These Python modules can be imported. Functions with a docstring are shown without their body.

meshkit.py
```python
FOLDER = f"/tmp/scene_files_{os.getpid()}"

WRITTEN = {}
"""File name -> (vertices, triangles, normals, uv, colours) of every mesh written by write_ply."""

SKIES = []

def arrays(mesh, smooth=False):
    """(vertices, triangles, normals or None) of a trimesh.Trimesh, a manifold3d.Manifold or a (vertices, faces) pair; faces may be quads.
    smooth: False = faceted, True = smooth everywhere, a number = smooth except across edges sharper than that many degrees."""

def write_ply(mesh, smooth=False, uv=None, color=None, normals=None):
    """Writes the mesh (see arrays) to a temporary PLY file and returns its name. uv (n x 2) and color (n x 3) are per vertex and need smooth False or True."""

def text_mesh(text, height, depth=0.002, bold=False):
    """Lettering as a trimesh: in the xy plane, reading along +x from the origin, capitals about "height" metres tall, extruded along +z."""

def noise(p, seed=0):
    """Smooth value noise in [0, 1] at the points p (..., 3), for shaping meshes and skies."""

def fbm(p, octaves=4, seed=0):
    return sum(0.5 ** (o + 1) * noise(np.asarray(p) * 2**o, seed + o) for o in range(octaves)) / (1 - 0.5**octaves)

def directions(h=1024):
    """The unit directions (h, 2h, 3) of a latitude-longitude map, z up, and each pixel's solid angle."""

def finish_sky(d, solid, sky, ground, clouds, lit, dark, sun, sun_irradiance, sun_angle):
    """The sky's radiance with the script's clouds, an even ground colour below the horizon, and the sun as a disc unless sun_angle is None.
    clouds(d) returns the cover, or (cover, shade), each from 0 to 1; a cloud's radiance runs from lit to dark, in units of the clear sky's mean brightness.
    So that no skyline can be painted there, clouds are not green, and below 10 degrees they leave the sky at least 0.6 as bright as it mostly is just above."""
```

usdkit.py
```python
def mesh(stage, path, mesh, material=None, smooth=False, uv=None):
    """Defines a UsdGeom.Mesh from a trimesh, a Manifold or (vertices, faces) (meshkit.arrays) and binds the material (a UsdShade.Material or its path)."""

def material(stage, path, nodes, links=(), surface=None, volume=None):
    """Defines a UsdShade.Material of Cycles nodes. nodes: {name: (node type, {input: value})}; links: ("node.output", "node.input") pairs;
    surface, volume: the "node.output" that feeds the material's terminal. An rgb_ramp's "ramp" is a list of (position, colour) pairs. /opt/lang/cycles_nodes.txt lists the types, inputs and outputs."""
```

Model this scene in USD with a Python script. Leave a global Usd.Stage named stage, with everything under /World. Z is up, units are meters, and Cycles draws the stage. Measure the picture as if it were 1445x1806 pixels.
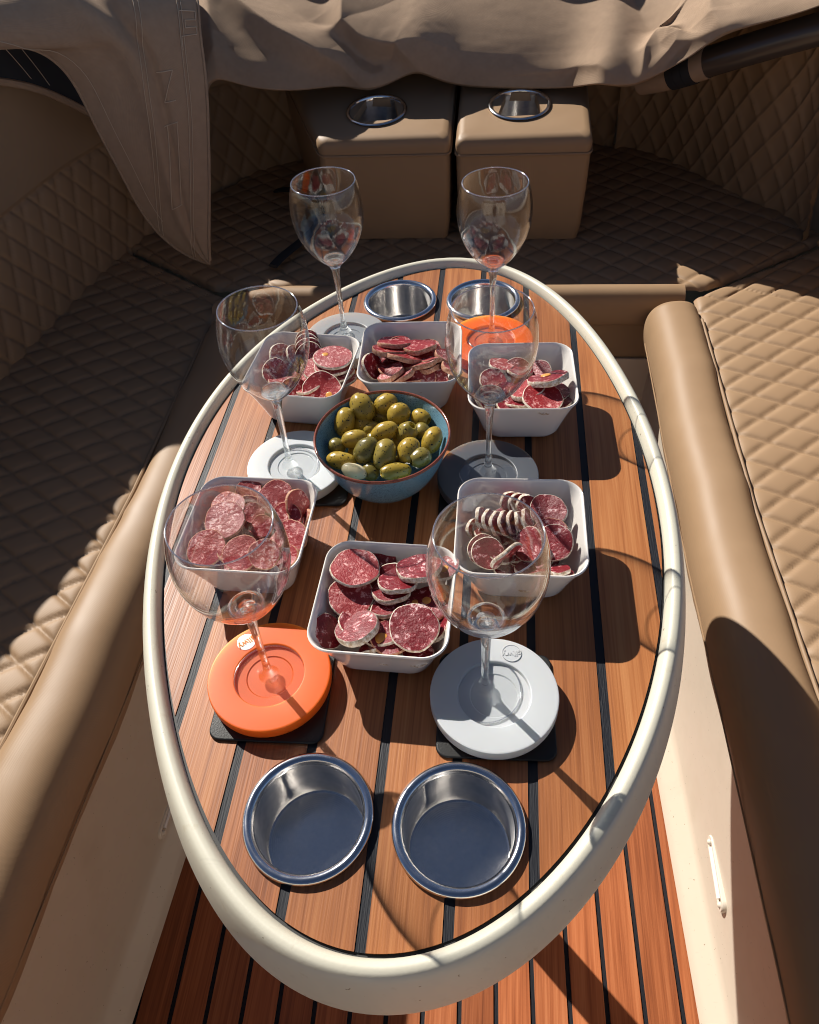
import math, numpy as np, trimesh, usdkit
from meshkit import text_mesh, fbm, noise
from pxr import Usd, UsdGeom, UsdLux, UsdShade, Gf, Sdf, Vt
from shapely.geometry import Polygon, box as sbox, Point
from shapely.ops import unary_union
from scipy.interpolate import CubicSpline, PchipInterpolator, RectBivariateSpline

stage = Usd.Stage.CreateInMemory()
UsdGeom.SetStageUpAxis(stage, UsdGeom.Tokens.z)
UsdGeom.SetStageMetersPerUnit(stage, 1.0)
UsdGeom.Xform.Define(stage, '/World')
PI = math.pi

# ---------------------------------------------------------------- camera, sky, sun, exposure
PITCH, YAW, ROLL = math.radians(47.6265), math.radians(-9.1509), math.radians(-5.0952)
EYE = (0.08715, -0.58803, 0.60692)
EXPOSURE = 0.62
fw = np.array([math.sin(YAW) * math.cos(PITCH), math.cos(YAW) * math.cos(PITCH), -math.sin(PITCH)])
rt = np.cross(fw, [0, 0, 1]); rt /= np.linalg.norm(rt)
up = np.cross(rt, fw)
rt, up = rt * math.cos(ROLL) + up * math.sin(ROLL), -rt * math.sin(ROLL) + up * math.cos(ROLL)
cam = UsdGeom.Camera.Define(stage, '/World/camera')
cam.CreateHorizontalApertureAttr(36.0); cam.CreateVerticalApertureAttr(36.0 * 1024 / 819)
cam.CreateFocalLengthAttr(36.0 * 1348.89 / 1445)
cam.CreateClippingRangeAttr(Gf.Vec2f(0.02, 2000))
cam.CreateExposureAttr(EXPOSURE)
M = np.eye(4); M[0, :3], M[1, :3], M[2, :3], M[3, :3] = rt, up, -fw, EYE
cam.AddTransformOp().Set(Gf.Matrix4d(M.tolist()))

SUN_EL, SUN_AZ = math.radians(40.0), math.radians(-45.0)        # azimuth = atan2(x, y)
SUN = np.array([math.sin(SUN_AZ) * math.cos(SUN_EL), math.cos(SUN_AZ) * math.cos(SUN_EL), math.sin(SUN_EL)])
sky = UsdLux.DomeLight.Define(stage, '/World/sky')
skym = usdkit.material(stage, '/World/Looks/sky', {
    'sky': ('sky_texture', {'sky_type': 'single_scattering', 'sun_disc': False, 'sun_elevation': SUN_EL, 'sun_rotation': SUN_AZ, 'air_density': 0.55, 'aerosol_density': 0.45, 'ozone_density': 1.1}),
    'bg': ('background_shader', {'strength': 0.05})}, [('sky.color', 'bg.color')], surface='bg.background')
UsdShade.MaterialBindingAPI.Apply(sky.GetPrim()).Bind(skym)
sky.GetPrim().SetCustomDataByKey('kind', 'structure')
sky.GetPrim().SetCustomDataByKey('label', 'clear blue daylight sky')
sun = UsdLux.DistantLight.Define(stage, '/World/sun')
sun.CreateIntensityAttr(1.25); sun.CreateAngleAttr(0.5); sun.CreateColorAttr(Gf.Vec3f(1.0, 0.95, 0.87))
sun.GetPrim().CreateAttribute('inputs:normalize', Sdf.ValueTypeNames.Bool).Set(True)
zb = SUN; xb = np.cross([0, 0, 1], zb); xb /= np.linalg.norm(xb); yb = np.cross(zb, xb)
S = np.eye(4); S[0, :3], S[1, :3], S[2, :3] = xb, yb, zb
sun.AddTransformOp().Set(Gf.Matrix4d(S.tolist()))

# ---------------------------------------------------------------- helpers
taken = set()
def path_of(parent, name):
    base = (parent.GetPath().pathString if parent is not None else '/World') + '/'
    n = name; k = 0
    while base + n in taken:
        k += 1; n = '%s_%03d' % (name, k)
    taken.add(base + n)
    return base + n
def tag(p, label=None, cat=None, group=None, kind=None):
    p = p.GetPrim() if hasattr(p, 'GetPrim') else p
    for k, v in (('label', label), ('category', cat), ('group', group), ('kind', kind)):
        if v: p.SetCustomDataByKey(k, v)
    return p
def thing(name, label, cat=None, loc=(0, 0, 0), mat=None, group=None, kind=None):
    x = UsdGeom.Xform.Define(stage, path_of(None, name))
    if mat is not None: x.AddTransformOp().Set(Gf.Matrix4d(np.asarray(mat).tolist()))
    elif any(loc): x.AddTranslateOp().Set(Gf.Vec3d(*loc))
    return tag(x, label, cat, group, kind)
BOAT_SCALE, BOAT_ORIGIN = 1.27, np.array([-.0235, .1588, -.1639])     # the cockpit is drawn in its own units and set round the table
in_boat = False
def part(name, mesh, m, parent=None, smooth=35, label=None, kind=None, origin=None, parent_at=(0, 0, 0)):
    if in_boat:
        mesh = mesh.copy(); mesh.vertices = mesh.vertices * BOAT_SCALE + BOAT_ORIGIN
    at_ = np.zeros(3)
    if origin is not None:
        at_ = np.asarray(origin, float) * (BOAT_SCALE if in_boat else 1) + (BOAT_ORIGIN if in_boat else 0)
        mesh = mesh.copy(); mesh.vertices = mesh.vertices - at_
    g = usdkit.mesh(stage, path_of(parent, name), mesh, L[m], smooth=smooth)
    if origin is not None: g.AddTranslateOp().Set(Gf.Vec3d(*map(float, at_ - np.asarray(parent_at, float))))
    if label or kind: tag(g, label, None, None, kind)
    return g.GetPrim()
def cat_mesh(ms): return trimesh.util.concatenate([trimesh.Trimesh(m[0], tri(m[1]), process=False) if isinstance(m, tuple) else m for m in ms])
def tri(f):
    f = np.asarray(f)
    return np.vstack([f[:, [0, 1, 2]], f[:, [0, 2, 3]]]) if f.shape[1] == 4 else f
def grid_faces(n, m, wrap_m=False, flip=False):
    f = []
    i, j = np.meshgrid(np.arange(n - 1), np.arange(m if wrap_m else m - 1), indexing='ij')
    j2 = (j + 1) % m
    q = np.stack([i * m + j, i * m + j2, (i + 1) * m + j2, (i + 1) * m + j], -1).reshape(-1, 4)
    return tri(q[:, ::-1] if flip else q)
def grid_mesh(P, wrap=False, flip=False):
    n, m = P.shape[:2]
    return trimesh.Trimesh(P.reshape(-1, 3), grid_faces(n, m, wrap, flip), process=False)
def loft(rings, cap0=True, cap1=True, flip=False):
    """rings (n, m, 3), closed around m"""
    P = np.asarray(rings, float); n, m = P.shape[:2]
    v = [P.reshape(-1, 3)]; f = [grid_faces(n, m, True)]; k = n * m
    j = np.arange(m); j2 = (j + 1) % m
    if cap0: v.append(P[0].mean(0)[None]); f.append(np.stack([np.full(m, k), j2, j], 1)); k += 1
    if cap1: v.append(P[-1].mean(0)[None]); o = (n - 1) * m; f.append(np.stack([np.full(m, k), o + j, o + j2], 1)); k += 1
    f = np.vstack(f)
    return trimesh.Trimesh(np.vstack(v), f[:, ::-1] if flip else f, process=False)
def lathe(prof, n=64, cap0=False, cap1=False, flip=False):
    th = np.arange(n) / n * 2 * PI
    R = np.array([[(r * math.cos(t), r * math.sin(t), z) for t in th] for r, z in prof])
    return loft(R, cap0, cap1, flip)
def tube(pts, r, n=8, flat=1.0, closed=False):
    P = np.asarray(pts, float); T = np.gradient(P, axis=0); T /= np.maximum(np.linalg.norm(T, axis=1), 1e-9)[:, None]
    rings = []; upv = np.array([0, 0, 1.0])
    for q, t in zip(P, T):
        s = np.cross(t, upv)
        if np.linalg.norm(s) < 1e-3: s = np.cross(t, [1, 0, 0])
        s /= np.linalg.norm(s); w = np.cross(s, t)
        rings.append([q + r * (math.cos(a) * s + flat * math.sin(a) * w) for a in np.arange(n) / n * 2 * PI])
    return loft(rings, flip=True)
def smooth_path(pts, n):
    P = np.asarray(pts, float); d = np.r_[0, np.cumsum(np.linalg.norm(np.diff(P, axis=0), axis=1))]
    return CubicSpline(d, P)(np.linspace(0, d[-1], n))
def box(x0, x1, y0, y1, z0, z1, bevel=0.0):
    if bevel <= 0:
        b = trimesh.creation.box((x1 - x0, y1 - y0, z1 - z0)); b.apply_translation(((x0 + x1) / 2, (y0 + y1) / 2, (z0 + z1) / 2)); return b
    ring = lambda d, z: rr_ring((x1 - x0) / 2 - d, (y1 - y0) / 2 - d, max(bevel - d, bevel * .25), (x0 + x1) / 2, (y0 + y1) / 2, z)
    k = [0, .3, .7, 1]
    rs = [ring(bevel * (1 - math.sin(a * PI / 2)), z0 + bevel * (1 - math.cos(a * PI / 2))) for a in k]
    rs += [ring(bevel * (1 - math.cos(a * PI / 2)), z1 - bevel + bevel * math.sin(a * PI / 2)) for a in k]
    return loft(rs)
def rr_ring(hx, hy, r, cx=0, cy=0, z=0, n=7):
    out = []
    for sx, sy, a0 in ((1, 1, 0), (-1, 1, PI / 2), (-1, -1, PI), (1, -1, 1.5 * PI)):
        for k in range(n):
            a = a0 + PI / 2 * k / (n - 1)
            out.append((cx + sx * (hx - r) + r * math.cos(a), cy + sy * (hy - r) + r * math.sin(a), z))
    return out
def extrude(poly, z0, z1):
    ms = []
    for g in getattr(poly, 'geoms', [poly]):
        if g.is_empty or g.area < 1e-7: continue
        m = trimesh.creation.extrude_polygon(g, z1 - z0, engine='earcut'); m.apply_translation((0, 0, z0)); ms.append(m)
    return trimesh.util.concatenate(ms)
def rotz(a, t=(0, 0, 0)):
    m = np.eye(4); c, s = math.cos(a), math.sin(a); m[:2, :2] = [[c, s], [-s, c]]; m[3, :3] = t; return m
def frame(n, spin=0.0, t=(0, 0, 0)):
    n = np.asarray(n, float); n /= np.linalg.norm(n)
    a = np.array([1.0, 0, 0]) if abs(n[0]) < .9 else np.array([0, 1.0, 0])
    x = a - n * (a @ n); x /= np.linalg.norm(x); y = np.cross(n, x)
    x, y = x * math.cos(spin) + y * math.sin(spin), -x * math.sin(spin) + y * math.cos(spin)
    m = np.eye(4); m[0, :3], m[1, :3], m[2, :3], m[3, :3] = x, y, n, t
    return m
def apply(mesh, m):
    mm = mesh.copy(); mm.vertices = mm.vertices @ m[:3, :3] + m[3, :3]; return mm

# ---------------------------------------------------------------- materials
L = {}
def mat(name, nodes, links, surface='p.BSDF'):
    L[name] = usdkit.material(stage, '/World/Looks/' + name, nodes, links, surface=surface)
def simple(name, col, rough=.5, metal=0.0, bump=None, **kw):
    nodes = {'p': ('principled_bsdf', {'base_color': col, 'roughness': rough, 'metallic': metal, **kw})}; links = []
    if bump:
        sc, st, dist = bump
        nodes |= {'g': ('geometry', {}), 'n': ('noise_texture', {'scale': sc, 'detail': 3.0}), 'b': ('bump', {'strength': st, 'distance': dist})}
        links += [('g.position', 'n.vector'), ('n.fac', 'b.height'), ('b.normal', 'p.normal')]
    mat(name, nodes, links)

def vinyl(name, c0, c1, rough, weave, strength, mottle=9.0):
    """woven vinyl: two crossed waves as fine relief, slow mottling in the colour"""
    mat(name, {
        'g': ('geometry', {}),
        'n': ('noise_texture', {'scale': mottle, 'detail': 5.0, 'roughness': .6}),
        'n2': ('noise_texture', {'scale': 160.0, 'detail': 2.0}),
        'mx': ('mix', {'color1': c0, 'color2': c1}),
        'w1': ('wave_texture', {'scale': weave, 'bands_direction': 'diagonal', 'distortion': 0.6, 'detail': 1.0}),
        'rot': ('mapping', {'rotation': (0.0, 0.0, 1.25)}),
        'w2': ('wave_texture', {'scale': weave, 'bands_direction': 'x', 'distortion': 0.6, 'detail': 1.0}),
        'ad': ('math', {'math_type': 'multiply'}),
        'ad2': ('math', {'math_type': 'multiply_add', 'value2': 0.35}),
        'b': ('bump', {'strength': strength, 'distance': 0.0006}),
        'rr': ('math', {'math_type': 'multiply_add', 'value2': 0.2, 'value3': rough - .1}),
        'p': ('principled_bsdf', {'roughness': rough, 'specular_ior_level': 0.3})},
        [('g.position', 'n.vector'), ('g.position', 'n2.vector'), ('n.fac', 'mx.fac'), ('g.position', 'w1.vector'), ('g.position', 'rot.vector'), ('rot.vector', 'w2.vector'),
         ('w1.fac', 'ad.value1'), ('w2.fac', 'ad.value2'), ('n2.fac', 'ad2.value1'), ('ad.value', 'ad2.value3'), ('ad2.value', 'b.height'), ('b.normal', 'p.normal'),
         ('n.fac', 'rr.value1'), ('rr.value', 'p.roughness'), ('mx.color', 'p.base_color')])
vinyl('quilted_vinyl', (.270, .172, .098), (.315, .205, .119), .54, 230.0, .20)
vinyl('tan_vinyl', (.262, .166, .094), (.305, .198, .114), .50, 230.0, .17)
vinyl('canvas', (.270, .182, .118), (.375, .262, .178), .88, 300.0, .45, 60.0)
simple('black_fabric', (.012, .012, .014), .8, bump=(900, .4, .0005))
simple('thread', (.48, .37, .27), .8)
simple('dark_vinyl', (.06, .042, .03), .22)

def wood(name, ramp, sx, rough, bump):
    mat(name, {
        'g': ('geometry', {}), 'oi': ('object_info', {}),
        'mp': ('mapping', {'scale': (sx, sx * .022, 1.0)}),
        'n': ('noise_texture', {'scale': 1.0, 'detail': 5.0, 'roughness': .62, 'distortion': .25}),
        'mp2': ('mapping', {'scale': (sx * 4, sx * .06, 1.0)}),
        'n2': ('noise_texture', {'scale': 1.0, 'detail': 2.0}),
        'big': ('noise_texture', {'scale': 6.0, 'detail': 1.0}),
        's1': ('math', {'math_type': 'multiply_add', 'value2': .45, 'value3': -.37}),
        's2': ('math', {'math_type': 'multiply_add', 'value2': .22}),
        's3': ('math', {'math_type': 'multiply_add', 'value2': .14}),
        's4': ('math', {'math_type': 'add'}),
        'r': ('rgb_ramp', {'ramp': ramp}),
        'b': ('bump', {'strength': bump, 'distance': .0008}),
        'rr': ('math', {'math_type': 'multiply_add', 'value2': .22, 'value3': rough - .1}),
        'p': ('principled_bsdf', {'specular_ior_level': .32})},
        [('g.position', 'mp.vector'), ('mp.vector', 'n.vector'), ('g.position', 'mp2.vector'), ('mp2.vector', 'n2.vector'), ('g.position', 'big.vector'),
         ('n2.fac', 's1.value1'), ('s1.value', 's2.value3'), ('big.fac', 's2.value1'), ('s2.value', 's3.value3'), ('oi.random', 's3.value1'),
         ('s3.value', 's4.value1'), ('n.fac', 's4.value2'), ('s4.value', 'r.fac'), ('r.color', 'p.base_color'),
         ('n2.fac', 'b.height'), ('b.normal', 'p.normal'), ('n2.fac', 'rr.value1'), ('rr.value', 'p.roughness')])
for k_, g_ in enumerate((1.0, .90, 1.06)): wood('table_wood_%d' % k_, [(a_, tuple(g_ * x * (1, .98 + .02 * k_, 1)[i_ % 3] for i_, x in enumerate(c_))) for a_, c_ in [(.12, (.085, .025, .009)), (.34, (.200, .065, .021)), (.56, (.305, .108, .035)), (.82, (.380, .155, .056))]], 150.0, .42, .22)
for k_, g_ in enumerate((1.0, .84, 1.12)): wood('floor_teak_%d' % k_, [(a_, tuple(g_ * x for x in c_)) for a_, c_ in [(.20, (.15, .040, .015)), (.45, (.27, .078, .027)), (.62, (.35, .110, .040)), (.80, (.42, .150, .060))]], 110.0, .40, .2)
mat('caulk', {'g': ('geometry', {}), 'mp': ('mapping', {'scale': (900., 40., 1.)}), 'n': ('noise_texture', {'scale': 1.0, 'detail': 3.0}),
              'b': ('bump', {'strength': .45, 'distance': .0008}), 'p': ('principled_bsdf', {'base_color': (.008, .009, .013), 'roughness': .5, 'specular_ior_level': .25})},
    [('g.position', 'mp.vector'), ('mp.vector', 'n.vector'), ('n.fac', 'b.height'), ('b.normal', 'p.normal')])
simple('gap_shade', (.012, .011, .010), .6)  # near black colour standing in for shade inside the rim recess

def dirty(name, c, stain, rough, thr=(.60, .74), scale=38.0, **kw):
    mat(name, {'g': ('geometry', {}), 'n': ('noise_texture', {'scale': scale, 'detail': 6.0, 'roughness': .65}), 'n2': ('noise_texture', {'scale': 420.0, 'detail': 2.0}),
               'sp': ('noise_texture', {'scale': 210.0, 'detail': 1.0}), 'sr': ('rgb_ramp', {'ramp': [(.755, (0, 0, 0)), (.785, (.75, .75, .75))]}),
               'mp': ('mapping', {'rotation': (.3, .2, .5), 'scale': (14.0, 260.0, 90.0)}), 'sc': ('noise_texture', {'scale': 1.0, 'detail': 1.0}), 'scr': ('rgb_ramp', {'ramp': [(.70, (0, 0, 0)), (.76, (.22, .22, .22))]}),
               'm1': ('mix', {'color2': (.16, .12, .07)}), 'm2': ('mix', {'color2': tuple(.75 * x for x in c)}),
               'r': ('rgb_ramp', {'ramp': [(thr[0], c), (thr[1], stain)]}), 'b': ('bump', {'strength': .12, 'distance': .0006}),
               'rr': ('math', {'math_type': 'multiply_add', 'value2': .25, 'value3': rough - .1}),
               'p': ('principled_bsdf', {**kw})},
        [('g.position', 'n.vector'), ('g.position', 'n2.vector'), ('g.position', 'sp.vector'), ('g.position', 'mp.vector'), ('mp.vector', 'sc.vector'), ('sp.fac', 'sr.fac'), ('sc.fac', 'scr.fac'),
         ('n.fac', 'r.fac'), ('r.color', 'm2.color1'), ('scr.color', 'm2.fac'), ('m2.color', 'm1.color1'), ('sr.color', 'm1.fac'), ('m1.color', 'p.base_color'), ('n.fac', 'rr.value1'), ('rr.value', 'p.roughness'),
         ('n2.fac', 'b.height'), ('b.normal', 'p.normal')])
dirty('cream_rim', (.55, .52, .42), (.45, .39, .27), .38, (.62, .80), 60.0)
dirty('cream_gelcoat', (.53, .455, .365), (.48, .405, .315), .30, (.55, .75), 7.0)
simple('lamp_plastic', (.62, .56, .47), .12)
mat('steel', {'g': ('geometry', {}), 't': ('texture_coordinate', {}), 'mp': ('mapping', {'scale': (9., 9., 500.)}), 'n': ('noise_texture', {'scale': 1.0, 'detail': 4.0}), 'n2': ('noise_texture', {'scale': 60.0, 'detail': 5.0}),
              'rr': ('math', {'math_type': 'multiply_add', 'value2': .14, 'value3': .24}), 'b': ('bump', {'strength': .05, 'distance': .0002}),
              'p': ('principled_bsdf', {'base_color': (.62, .60, .58), 'metallic': 1.0, 'anisotropic': .93, 'anisotropic_rotation': .25})},
    [('t.object', 'mp.vector'), ('mp.vector', 'n.vector'), ('n.fac', 'b.height'), ('b.normal', 'p.normal'), ('t.object', 'n2.vector'), ('n2.fac', 'rr.value1'), ('rr.value', 'p.roughness'), ('g.tangent', 'p.tangent')])
mat('steel_rim', {'t': ('texture_coordinate', {}), 'n2': ('noise_texture', {'scale': 90.0, 'detail': 5.0}), 'rr': ('math', {'math_type': 'multiply_add', 'value2': .16, 'value3': .07}), 'b': ('bump', {'strength': .10, 'distance': .0006}),
                  'p': ('principled_bsdf', {'base_color': (.66, .67, .69), 'metallic': 1.0})},
    [('t.object', 'n2.vector'), ('n2.fac', 'rr.value1'), ('n2.fac', 'b.height'), ('b.normal', 'p.normal'), ('rr.value', 'p.roughness')])
mat('steel_floor', {'g': ('geometry', {}), 't': ('texture_coordinate', {}), 'w': ('wave_texture', {'wave_type': 'rings', 'rings_direction': 'z', 'scale': 190.0, 'distortion': .5, 'detail': 2.0}),
                    'n2': ('noise_texture', {'scale': 60.0, 'detail': 5.0}),
                    'rr': ('math', {'math_type': 'multiply_add', 'value2': .14, 'value3': .16}), 'b': ('bump', {'strength': .05, 'distance': .0002}),
                    'p': ('principled_bsdf', {'base_color': (.64, .63, .62), 'metallic': 1.0, 'anisotropic': .92, 'anisotropic_rotation': .25})},
    [('t.object', 'w.vector'), ('w.fac', 'b.height'), ('b.normal', 'p.normal'), ('t.object', 'n2.vector'), ('n2.fac', 'rr.value1'), ('rr.value', 'p.roughness'), ('g.tangent', 'p.tangent')])
simple('white_ceramic', (.76, .715, .665), .09, coat_weight=.5, coat_roughness=.04)
def silicone(name, c, sp=.4, ss=.12):
    mat(name, {'g': ('geometry', {}), 'n': ('noise_texture', {'scale': 55.0, 'detail': 5.0}), 'mx': ('mix', {'color1': tuple(x * .95 for x in c), 'color2': c}),
               'p': ('principled_bsdf', {'roughness': .42, 'specular_ior_level': sp, 'subsurface_weight': ss, 'subsurface_radius': (.012, .005, .002), 'subsurface_scale': 1.0})},
        [('g.position', 'n.vector'), ('n.fac', 'mx.fac'), ('mx.color', 'p.base_color')])
silicone('white_silicone', (.47, .475, .48)); silicone('grey_silicone', (.060, .066, .080)); silicone('light_grey_silicone', (.24, .245, .25)); silicone('orange_silicone', (.70, .098, .008), .25, .30)
simple('badge_white', (.85, .82, .80), .25)
mat('black_leather', {'g': ('geometry', {}), 'v': ('voronoi_texture', {'scale': 420.0, 'feature': 'distance_to_edge'}), 'b': ('bump', {'strength': .35, 'distance': .0005}),
                      'p': ('principled_bsdf', {'base_color': (.009, .009, .009), 'roughness': .5, 'specular_ior_level': .35})},
    [('g.position', 'v.vector'), ('v.distance', 'b.height'), ('b.normal', 'p.normal')])
# olives, garlic
mat('olive_skin', {'g': ('geometry', {}), 'oi': ('object_info', {}), 'n': ('noise_texture', {'scale': 70.0, 'detail': 3.0}), 'sp': ('noise_texture', {'scale': 430.0, 'detail': 1.0}),
                   'ad': ('math', {'math_type': 'multiply_add', 'value2': .45}), 'r': ('rgb_ramp', {'ramp': [(.18, (.12, .098, .022)), (.5, (.215, .165, .034)), (.9, (.32, .215, .030))]}),
                   'sr': ('rgb_ramp', {'ramp': [(.655, (0, 0, 0)), (.69, (1, 1, 1))]}), 'mx': ('mix', {'color2': (.012, .010, .006)}),
                   'b': ('bump', {'strength': .25, 'distance': .0012}),
                   'p': ('principled_bsdf', {'roughness': .25, 'subsurface_weight': .1, 'subsurface_radius': (.004, .003, .001), 'subsurface_scale': 1.0})},
    [('g.position', 'n.vector'), ('g.position', 'sp.vector'), ('n.fac', 'ad.value1'), ('oi.random', 'ad.value3'), ('ad.value', 'r.fac'), ('r.color', 'mx.color1'), ('sp.fac', 'sr.fac'), ('sr.color', 'mx.fac'),
     ('mx.color', 'p.base_color'), ('n.fac', 'b.height'), ('b.normal', 'p.normal')])
mat('garlic', {'g': ('geometry', {}), 'sp': ('noise_texture', {'scale': 330.0, 'detail': 1.0}), 'sr': ('rgb_ramp', {'ramp': [(.70, (.66, .56, .36)), (.74, (.03, .025, .012))]}),
               'p': ('principled_bsdf', {'roughness': .25, 'subsurface_weight': .3, 'subsurface_radius': (.004, .003, .002), 'subsurface_scale': 1.0})}, [('g.position', 'sp.vector'), ('sp.fac', 'sr.fac'), ('sr.color', 'p.base_color')])
def glaze(name, c0, c1, spk):
    mat(name, {'g': ('geometry', {}), 'n': ('noise_texture', {'scale': 25.0, 'detail': 4.0}), 'sp': ('noise_texture', {'scale': 900.0, 'detail': 2.0}),
               'mx': ('mix', {'color1': c0, 'color2': c1}), 'sr': ('rgb_ramp', {'ramp': [(.50, (0, 0, 0)), (.66, (1, 1, 1))]}), 'mx2': ('mix', {'color2': spk}),
               'p': ('principled_bsdf', {'roughness': .16})},
        [('g.position', 'n.vector'), ('n.fac', 'mx.fac'), ('g.position', 'sp.vector'), ('sp.fac', 'sr.fac'), ('sr.color', 'mx2.fac'), ('mx.color', 'mx2.color1'), ('mx2.color', 'p.base_color')])
glaze('blue_glaze', (.115, .245, .325), (.17, .31, .39), (.045, .11, .16)); glaze('brown_rim', (.20, .050, .030), (.26, .075, .045), (.10, .03, .025))
# salami
def salami(name, dark, mid, fat, scale, cover):
    mat(name, {'g': ('geometry', {}), 'd': ('noise_texture', {'scale': 170.0, 'detail': 3.0}),
               'vm': ('vector_math', {'math_type': 'multiply_add', 'vector2': (.011, .011, .011)}),
               'v': ('voronoi_texture', {'scale': scale, 'feature': 'f1', 'randomness': 1.0}),
               'n': ('noise_texture', {'scale': 330.0, 'detail': 4.0, 'roughness': .7}),
               'nb': ('noise_texture', {'scale': 75.0, 'detail': 2.0}),
               'ml': ('noise_texture', {'scale': 135.0, 'detail': 3.0, 'roughness': .6, 'distortion': 1.6}),
               'ma': ('math', {'math_type': 'subtract', 'value2': .5}), 'mb': ('math', {'math_type': 'absolute'}), 'mc': ('math', {'math_type': 'multiply_add', 'value2': -5.0, 'value3': .25, 'use_clamp': True}),
               's': ('math', {'math_type': 'multiply_add', 'value2': .55}),
               's2': ('math', {'math_type': 'multiply_add', 'value2': .60}),
               's3': ('math', {'math_type': 'subtract'}),
               'r': ('rgb_ramp', {'ramp': [(cover - .14, fat), (cover - .02, tuple(.55 * a + .45 * b for a, b in zip(fat, mid))), (cover + .05, mid), (cover + .30, dark)]}),
               'b': ('bump', {'strength': .7, 'distance': .0014}),
               'rr': ('math', {'math_type': 'multiply_add', 'value2': .45, 'value3': .12}),
               'p': ('principled_bsdf', {'specular_ior_level': .42, 'subsurface_weight': .10, 'subsurface_radius': (.004, .002, .0015), 'subsurface_scale': 1.0})},
        [('g.position', 'd.vector'), ('d.color', 'vm.vector1'), ('g.position', 'vm.vector3'), ('vm.vector', 'v.vector'), ('g.position', 'n.vector'), ('g.position', 'nb.vector'), ('g.position', 'ml.vector'),
         ('ml.fac', 'ma.value1'), ('ma.value', 'mb.value1'), ('mb.value', 'mc.value1'),
         ('n.fac', 's.value1'), ('v.distance', 's.value3'), ('nb.fac', 's2.value1'), ('s.value', 's2.value3'), ('s2.value', 's3.value1'), ('mc.value', 's3.value2'), ('s3.value', 'r.fac'), ('r.color', 'p.base_color'),
         ('n.fac', 'b.height'), ('b.normal', 'p.normal'), ('n.fac', 'rr.value1'), ('rr.value', 'p.roughness')])
salami('meat_dark', (.14, .006, .011), (.265, .018, .028), (.66, .42, .41), 140.0, .73)
salami('meat_pink', (.22, .024, .028), (.34, .062, .062), (.62, .35, .33), 200.0, .84)
salami('meat_red', (.22, .012, .016), (.36, .038, .040), (.62, .30, .28), 160.0, .77)
def rindm(name, a, b):
    mat(name, {'g': ('geometry', {}), 'n': ('noise_texture', {'scale': 330.0, 'detail': 4.0, 'roughness': .65}), 'r': ('rgb_ramp', {'ramp': [(.40, a), (.60, b)]}),
               'b': ('bump', {'strength': .8, 'distance': .0012}), 'p': ('principled_bsdf', {'roughness': .8})},
        [('g.position', 'n.vector'), ('n.fac', 'r.fac'), ('r.color', 'p.base_color'), ('n.fac', 'b.height'), ('b.normal', 'p.normal')])
rindm('white_rind', (.38, .27, .18), (.66, .60, .52)); rindm('brown_rind', (.34, .13, .07), (.52, .30, .20))
simple('nut_orange', (.55, .25, .05), .35, bump=(300, .3, .0006))
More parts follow.
